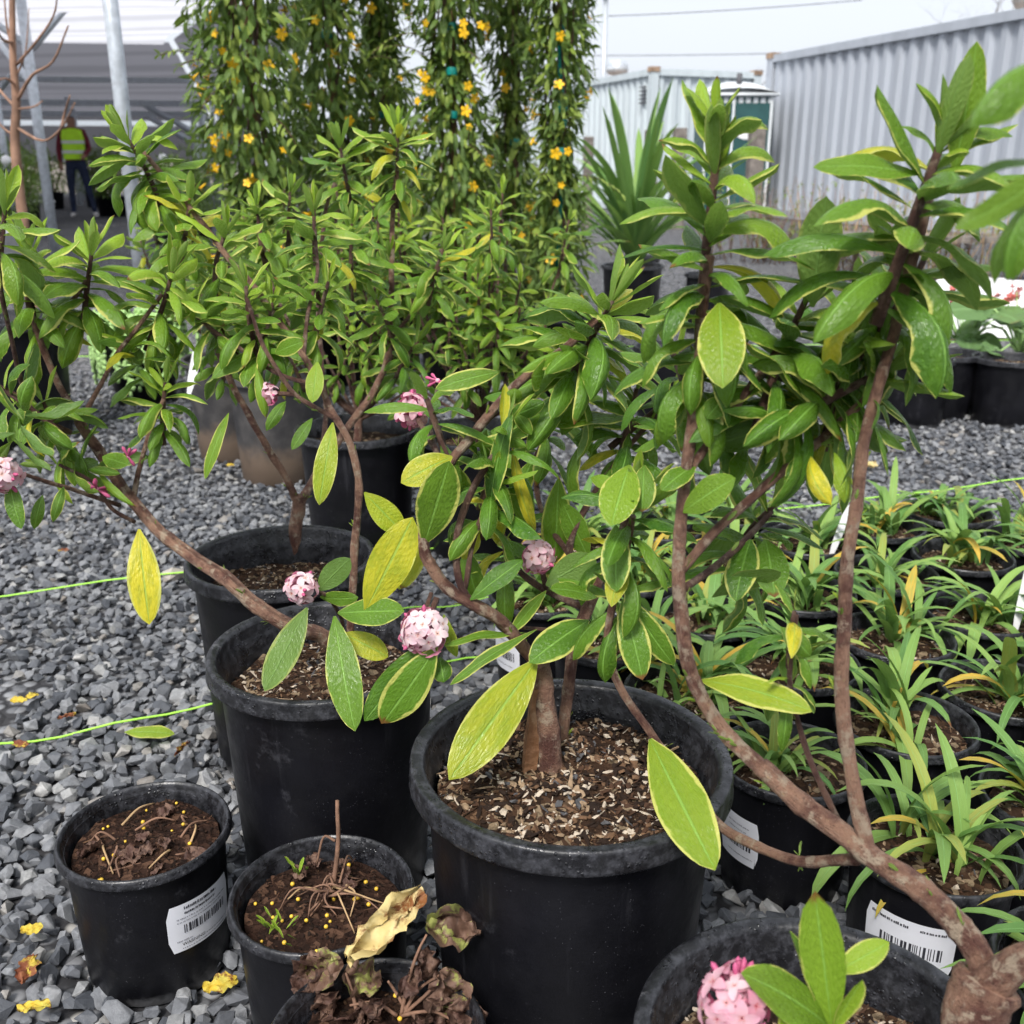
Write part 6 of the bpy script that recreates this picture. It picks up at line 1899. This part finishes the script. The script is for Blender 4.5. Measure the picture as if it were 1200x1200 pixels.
# ================================================================== people far off under the shade roof
def person(x, Y, label, h=1.68, pose=0.0, face=0.0):
    c = at0(x, Y); c = (c[0], c[1])
    root = empty('person', (c[0], c[1], 0), label, 'person')
    k = h / 1.72
    J = {'pel': (0, 0, .95), 'spine': (0, .0, 1.18), 'chest': (0, 0, 1.36), 'neck': (0, .0, 1.50), 'head0': (0, .01, 1.58), 'head1': (0, .015, 1.70),
         'hl': (-.10, 0, .90), 'kl': (-.12, -.03, .50), 'al': (-.13, .02, .09), 'tl': (-.15, -.13, .045),
         'hr': (.10, 0, .90), 'kr': (.16, -.04, .50), 'ar': (.22, .01, .09), 'tr': (.25, -.13, .045),
         'sl': (-.18, 0, 1.42), 'el': (-.25, .02, 1.14), 'wl': (-.24, -.05, .90), 'fl': (-.235, -.07, .80),
         'sr': (.18, 0, 1.42), 'er': (.24, .04, 1.16), 'wr': (.16, -.18, 1.02), 'fr': (.12, -.24, 1.0)}
    RAD = {'pel': .15, 'spine': .135, 'chest': .155, 'neck': .06, 'head0': .085, 'head1': .085, 'hl': .095, 'kl': .065, 'al': .045, 'tl': .045, 'hr': .095, 'kr': .065, 'ar': .045, 'tr': .045,
           'sl': .07, 'el': .05, 'wl': .036, 'fl': .034, 'sr': .07, 'er': .05, 'wr': .036, 'fr': .034}
    names = list(J)
    ed = [('pel', 'spine'), ('spine', 'chest'), ('chest', 'neck'), ('neck', 'head0'), ('head0', 'head1'), ('pel', 'hl'), ('hl', 'kl'), ('kl', 'al'), ('al', 'tl'), ('pel', 'hr'), ('hr', 'kr'), ('kr', 'ar'), ('ar', 'tr'),
          ('chest', 'sl'), ('sl', 'el'), ('el', 'wl'), ('wl', 'fl'), ('chest', 'sr'), ('sr', 'er'), ('er', 'wr'), ('wr', 'fr')]
    me = bpy.data.meshes.new('body')
    me.from_pydata([Vector(J[n]) * k for n in names], [(names.index(a), names.index(b)) for a, b in ed], [])
    me.update()
    o = bpy.data.objects.new('body', me); COL.objects.link(o)
    md = o.modifiers.new('skin', 'SKIN'); sb = o.modifiers.new('sub', 'SUBSURF'); sb.levels = 2; sb.render_levels = 2
    for i, n in enumerate(names):
        r_ = RAD[n] * k; me.skin_vertices[0].data[i].radius = (r_, r_ * (.72 if n in ('pel', 'spine', 'chest') else 1))
        me.skin_vertices[0].data[i].use_root = n == 'pel'
    dg = bpy.context.evaluated_depsgraph_get()
    ev = bpy.data.meshes.new_from_object(o.evaluated_get(dg))
    bpy.data.objects.remove(o)
    ev.materials.clear()
    for m_ in ('maroon', 'jeans', 'skin', 'shoe', 'hair'): ev.materials.append(M[m_])
    for p in ev.polygons:
        z = p.center.z / k; x_ = p.center.x / k
        p.use_smooth = True
        p.material_index = 3 if z < .10 else 1 if z < .96 and abs(x_) < .30 and not (x_ < -.19 and z > .74) else 4 if z > 1.66 or (z > 1.57 and p.center.y > .03) else 2 if z > 1.50 else 0
        if (x_ < -.20 and z < .93 and z > .7) or (x_ > .05 and p.center.y < -.17 * k and z > .9): p.material_index = 2
    ev.name = 'body'
    link('body', ev, root)
    b_ = MB()                                               # waistcoat shell
    prof = [(.175, .98), (.168, 1.1), (.172, 1.25), (.185, 1.38), (.16, 1.46), (.085, 1.49)]
    vs, fs = [], []
    for (r_, z) in prof:
        for j in range(22):
            a = 2 * math.pi * j / 22; vs.append((r_ * 1.08 * math.cos(a) * k, r_ * .82 * math.sin(a) * k, z * k))
    for i in range(len(prof) - 1):
        for j in range(22): fs.append((i * 22 + j, i * 22 + (j + 1) % 22, (i + 1) * 22 + (j + 1) % 22, (i + 1) * 22 + j))
    v = link('safety_vest', new_mesh('safety_vest', vs, fs, M['hivis']), root)
    for z0 in (1.08, 1.24):
        vs = []
        for z in (z0, z0 + .05):
            for j in range(22):
                a = 2 * math.pi * j / 22; vs.append((.182 * 1.08 * math.cos(a) * k, .182 * .82 * math.sin(a) * k, z * k))
        link('reflective_band', new_mesh('reflective_band', vs, [(j, (j + 1) % 22, 22 + (j + 1) % 22, 22 + j) for j in range(22)], M['reflect']), v)
    root.rotation_euler.z = face
person(97, 18.4, 'worker in lime safety vest, maroon sleeves and dark jeans standing under the shade roof', 1.68, 0, 0.3)
person(-1, 16.0, 'second worker in a lime safety vest half hidden behind the leafy branch tips', 1.66, 0, -2.4)

# ================================================================== wooden stake, dead plants, litter
stb = onplane(619, 908, .272); stt = at(630, 806, stb.y + .004)
dv = (stt - stb).normalized(); xv = Vector((1, 0.25, 0)).normalized(); yv = dv.cross(xv).normalized()
vs = []
for p, w in ((stb - dv * .02, .0062), (stb.lerp(stt, .3), .0066), (stb.lerp(stt, .7), .0058), (stt, .005)):
    for sx, sy in ((-1, -1), (1, -.8), (1.05, 1), (-.9, 1)): vs.append(p + xv * sx * w + yv * sy * w * .8)
fs = [(3, 2, 1, 0), (12, 13, 14, 15)] + [(i * 4 + j, i * 4 + (j + 1) % 4, i * 4 + 4 + (j + 1) % 4, i * 4 + 4 + j) for i in range(3) for j in range(4)]
tag(part('wooden_stake', vs, fs, M['wood_stake'], smooth=False), 'short split wooden stake leaning on the daphne trunk', 'stake')
def crumple(seed, amp=.35, W=.42, L=1.0, lobes=5):
    r = random.Random(seed)
    n, k = 15, 11
    vs, fs, uv = [], [], []
    for i in range(n + 1):
        t = i / n
        w = W * math.sin(math.pi * (.06 + .9 * t)) ** .7 * (1 + .16 * math.sin(t * lobes * 3.1 + seed))
        for j in range(k):
            u = j / (k - 1) * 2 - 1
            p = Vector((u * w, t * L, 0))
            p.z = amp * mnoise.noise(Vector((u * 1.7, t * 2.6, seed * 3.1))) + amp * .55 * mnoise.noise(Vector((u * 4, t * 6, seed))) + amp * .3 * mnoise.noise(Vector((u * 9, t * 13, seed))) + .35 * amp * abs(u) ** 1.5 - amp * .8 * t * t
            p.x += .16 * mnoise.noise(Vector((u * 2, t * 5, seed + 9))) + .06 * abs(u) * mnoise.noise(Vector((u * 3, t * 17, seed)))
            vs.append(p); uv.append((.5 + .5 * u, t))
    for i in range(n):
        for j in range(k - 1):
            q = i * k + j; fs.append((q, q + 1, q + k + 1, q + k))
    return vs, fs, uv
def crumpled_leaf(name, parent, pos, d, nr, s_, mat, seed, label=None, cat=None, group=None, amp=.35, W=.42):
    vs, fs, uv = crumple(seed, amp, W)
    m = frame((0, 0, 0) if parent is None else Vector(pos) - origin(parent), d, nr, s_)
    me = new_mesh(name, [m @ Vector(v) for v in vs], fs, M[mat], uvs=uv)
    o = link(name, me, parent, loc=Vector(pos) if parent is None else None)
    if label: tag(o, label, cat, group)
    return o
def twig_w(root, pts, r0, r1, mat, name='stem'):
    S_ = spline([Vector(p) for p in pts], 5)
    mb = MB(); mb.tube(S_, [r0 + (r1 - r0) * i / (len(S_) - 1) for i in range(len(S_))], 7, jitter=.12)
    mb.build(name, M[mat], root)
    return S_
def dead_plant(pc, hfun, label, seed):
    root = empty('dormant_plant', (pc[0], pc[1], hfun(*pc) - .004), label, 'plant', 'dormant plants in the small pots')
    return root, random.Random(seed)
# left small pot
r1, q = dead_plant(P1, h1, 'flattened brown dead stems on the soil of the pot standing alone', 1)
for k in range(13):
    a = q.uniform(0, 6.28); rr_ = q.uniform(.015, .05); x, y = P1[0] + rr_ * math.cos(a), P1[1] + rr_ * math.sin(a)
    a2 = a + q.gauss(0, .9); l2 = q.uniform(.03, .06); z = h1(x, y)
    x2, y2 = x + l2 * math.cos(a2), y + l2 * math.sin(a2)
    if math.hypot(x2 - P1[0], y2 - P1[1]) > .068: x2, y2 = P1[0] + .05 * math.cos(a2), P1[1] + .05 * math.sin(a2)
    twig_w(r1, [(x, y, z), ((x + x2) / 2 + q.gauss(0, .006), (y + y2) / 2, z + q.uniform(.002, .012)), (x2, y2, h1(x2, y2) + .002)], .0014, .0008, q.choice(['dry_stem', 'straw', 'dry_stem']))
for k in range(9):
    a = q.uniform(0, 6.28); rr_ = q.uniform(0, .055); x, y = P1[0] + rr_ * math.cos(a), P1[1] + rr_ * math.sin(a)
    crumpled_leaf('leaf', r1, (x, y, h1(x, y) + .003), Vector((math.cos(a * 3), math.sin(a * 3), .15)), Vector((q.gauss(0, .4), q.gauss(0, .4), 1)), q.uniform(.014, .026), 'dry', 20 + k)
# second small pot: upright twig, tangle, green sprout
r2, q = dead_plant(P2, h2, 'upright bare twig with tangled dead stems and small green sprouts', 2)
b0 = onplane(390, 1042, h2(*P2)); tp = at(395, 938, b0.y + .01)
twig_w(r2, [b0, b0.lerp(tp, .5) + Vector((.003, 0, 0)), tp], .0026, .0018, 'dry_stem')
twig_w(r2, [b0.lerp(tp, .55), b0.lerp(tp, .6) + Vector((-.012, .004, -.004)), b0 + Vector((-.016, .01, .02))], .0014, .001, 'dry_stem')
for k in range(20):
    a = q.uniform(0, 6.28); l2 = q.uniform(.025, .06)
    s0 = Vector((b0.x + q.gauss(0, .008), b0.y + q.gauss(0, .008) - .01, b0.z + q.uniform(.0, .012)))
    e = s0 + Vector((l2 * math.cos(a), l2 * math.sin(a) * .8, 0))
    if math.hypot(e.x - P2[0], e.y - P2[1]) > .066:
        dd = Vector((e.x - P2[0], e.y - P2[1])).normalized() * .062; e.x, e.y = P2[0] + dd.x, P2[1] + dd.y
    e.z = h2(e.x, e.y) + .002
    twig_w(r2, [s0, s0.lerp(e, .5) + Vector((q.gauss(0, .006), q.gauss(0, .006), q.uniform(.003, .02))), e], 0.0012, .0006, q.choice(['dry_stem', 'dry_stem', 'straw']))
for k in range(9):
    a = q.uniform(0, 6.28); rr_ = q.uniform(.005, .035)
    x, y = b0.x + rr_ * math.cos(a) - .012, b0.y + rr_ * math.sin(a)
    crumpled_leaf('leaf', r2, (x, y, b0.z + q.uniform(.002, .02)), Vector((math.cos(a), math.sin(a), .3)), Vector((q.gauss(0, .5), -.5, 1)), q.uniform(.01, .02), 'dry', 50 + k)
OGR = origin(r2)
for (x, y, n_) in ((352, 1030, 7), (318, 1095, 9), (345, 1105, 6)):
    p = onplane(x, y, h2(*P2))
    for k in range(n_):
        a = q.uniform(0, 6.28)
        o = link('sprout_leaf', LEAVES[22 + k % 4], r2, mat4=frame(p - OGR + Vector((q.gauss(0, .004), q.gauss(0, .004), q.uniform(0, .016))), Vector((math.cos(a), math.sin(a), .8)), Vector((0, 0, 1)) - Vector((math.cos(a), math.sin(a), 0)), q.uniform(.011, .019)))
        o.color = (0, .8, 0, 1)
# third small pot: withered leaves on stems
r3, q = dead_plant(P3, h3, 'withered brown-leaved plant drooping over the rim of its small pot', 3)
z3 = h3(*P3)
def w3(*p): return onplane(p[0], p[1], z3)
s0 = w3(470, 1185)
for pts, lf in (([(470, 1190, .0), (478, 1150, .028), (490, 1115, .05), (500, 1095, .062)], None), ([(472, 1190, 0), (490, 1160, .018), (520, 1140, .03)], None), ([(420, 1195, 0), (412, 1160, .02), (405, 1140, .034)], None), ([(465, 1190, 0), (440, 1175, .012), (410, 1178, .01)], None), ([(470, 1190, 0), (505, 1185, .012), (530, 1195, .004)], None), ([(480, 1190, .0), (462, 1160, .02), (455, 1150, .03)], None), ([(474, 1188, .0), (500, 1165, .02), (512, 1150, .02)], None)):
    P_ = []
    for (x, y, dz) in pts:
        P_.append(onplane(x, y, z3 + dz))
    twig_w(r3, P_, .0017, .0010, 'dry_stem')
for (x, y, dz, s_, dx, dy, mat, w_) in ((500, 1080, .066, .042, .9, .25, 'brown_green', .42), (515, 1138, .034, .038, .2, .9, 'brown_green', .5), (497, 1112, .048, .026, .1, 1, 'dry', .4), (402, 1128, .036, .034, -.7, .3, 'brown_green', .5), (385, 1128, .032, .036, -.6, .7, 'dry', .5),
                               (405, 1135, .03, .03, .6, .5, 'brown_green', .5), (500, 1170, .016, .034, .3, .8, 'dry', .45), (450, 1172, .02, .026, -.4, .5, 'dry', .4), (395, 1165, .014, .03, -.5, .8, 'dry', .4), (525, 1182, .012, .03, .8, .3, 'dry', .4),
                               (470, 1165, .02, .022, .3, -.6, 'dry', .4), (425, 1185, .01, .03, -.3, .7, 'dry', .45), (484, 1190, .008, .03, .2, .8, 'dry', .4)):
    p = onplane(x, y, z3 + dz)
    crumpled_leaf('leaf', r3, p, Vector((dx, -.25 * dy, -dy * .55)), Vector((q.gauss(0, .25), -.9, .75)), s_ * 1.08, mat, int(x + y), amp=.62, W=w_ * .85)
# the big cream dry leaf resting on the rims of both small pots
p = onplane(490, 1040, .168)
crumpled_leaf('dry_leaf', None, at(492, 1044, .70), at(430, 1105, .66) - at(492, 1044, .70), Vector((.4, -.6, .8)), .075, 'cream_dry', 3, 'long cream and brown dry leaf resting on the rims of two small pots', 'leaf', amp=.25, W=.17)
# ---- leaves fallen on the gravel
def fallen(x, y, s_, ang, mat, label, seed, W=.3, amp=.16, z=.03):
    p = onplane(x, y, z)
    crumpled_leaf('fallen_leaf', None, p, Vector((math.cos(ang), math.sin(ang), .05)), Vector((.1, -.25, 1)), s_, mat, seed, label, 'leaf', 'leaves fallen on the gravel', amp, W)
lg = onplane(146, 858, .032); lt = onplane(203, 860, .03)
fl = link('fallen_leaf', LEAVES[17], None, mat4=frame(lg, lt - lg, Vector((0, -.15, 1)), (lt - lg).length * 1.03, 1.35))
fl.color = (0.05, .75, 0, 1); tag(fl, 'fresh light green leaf fallen on the lime string', 'leaf', 'leaves fallen on the gravel')
fallen(238, 1160, .034, .5, 'fallen_yellow', 'yellow and brown fallen leaf leaning against the second small pot', 7)
fallen(24, 1092, .022, .4, 'fallen_yellow', 'small curled yellow fallen leaf above the red one', 8)
fallen(40, 1120, .034, -1.5, 'fallen_red', 'red-brown fallen leaf with a yellow tip on the gravel', 9)
fallen(20, 1182, .03, .2, 'fallen_yellow', 'curled bright yellow fallen leaf at the gravel edge', 10, .2)
fallen(12, 822, .024, .3, 'fallen_yellow', 'pair of pale yellow fallen leaves on gravel', 11)
fallen(30, 818, .02, .9, 'fallen_yellow', 'small pale yellow fallen leaf next to another one', 12)
fallen(68, 842, .026, .7, 'fallen_red', 'thin red-brown fallen leaf above the lower string', 13, .13)
fallen(15, 872, .022, 0, 'fallen_red', 'small orange-brown fallen leaf by the lower string', 14)
fallen(68, 645, .022, .2, 'fallen_red', 'small red fallen leaf beyond the upper string', 15)
fallen(265, 545, .022, .1, 'fallen_yellow', 'yellow fallen petals in front of the old grey pots', 16, z=.02)
fallen(205, 885, .04, 1.4, 'fallen_red', 'thin dry brown stem on the gravel by the lone small pot', 17, .06)
fallen(1010, 545, .05, .3, 'cream_dry', 'pale dry leaf on the far gravel path', 18, z=.02)
fallen(860, 450, .04, .2, 'fallen_yellow', 'yellow leaf on the gravel behind the daphnes', 19, z=.015)
# white stones and a large pale rock
wst = stone_plain(991)
for x, y, s_, lab in ((203, 672, .030, 'large pale rock on the gravel beside the rearmost tall pot'), (128, 610, .013, 'small white stone on the gravel'), (232, 735, .014, 'whitish stone beside the tall pots'), (288, 930, .012, 'white stone lying between the small and tall pots'), (268, 922, .011, 'little white stone left of the tall pot foot')):
    p = onplane(x, y, s_ * .7)
    b_ = new_mesh('pale_stone', wst[0] * s_, wst[1], M['block'], smooth=False)
    o = link('pale_stone', b_, None, p); o.rotation_euler = (.2, .1, x * .7)
    tag(o, lab, 'stone', 'pale stones on the gravel')
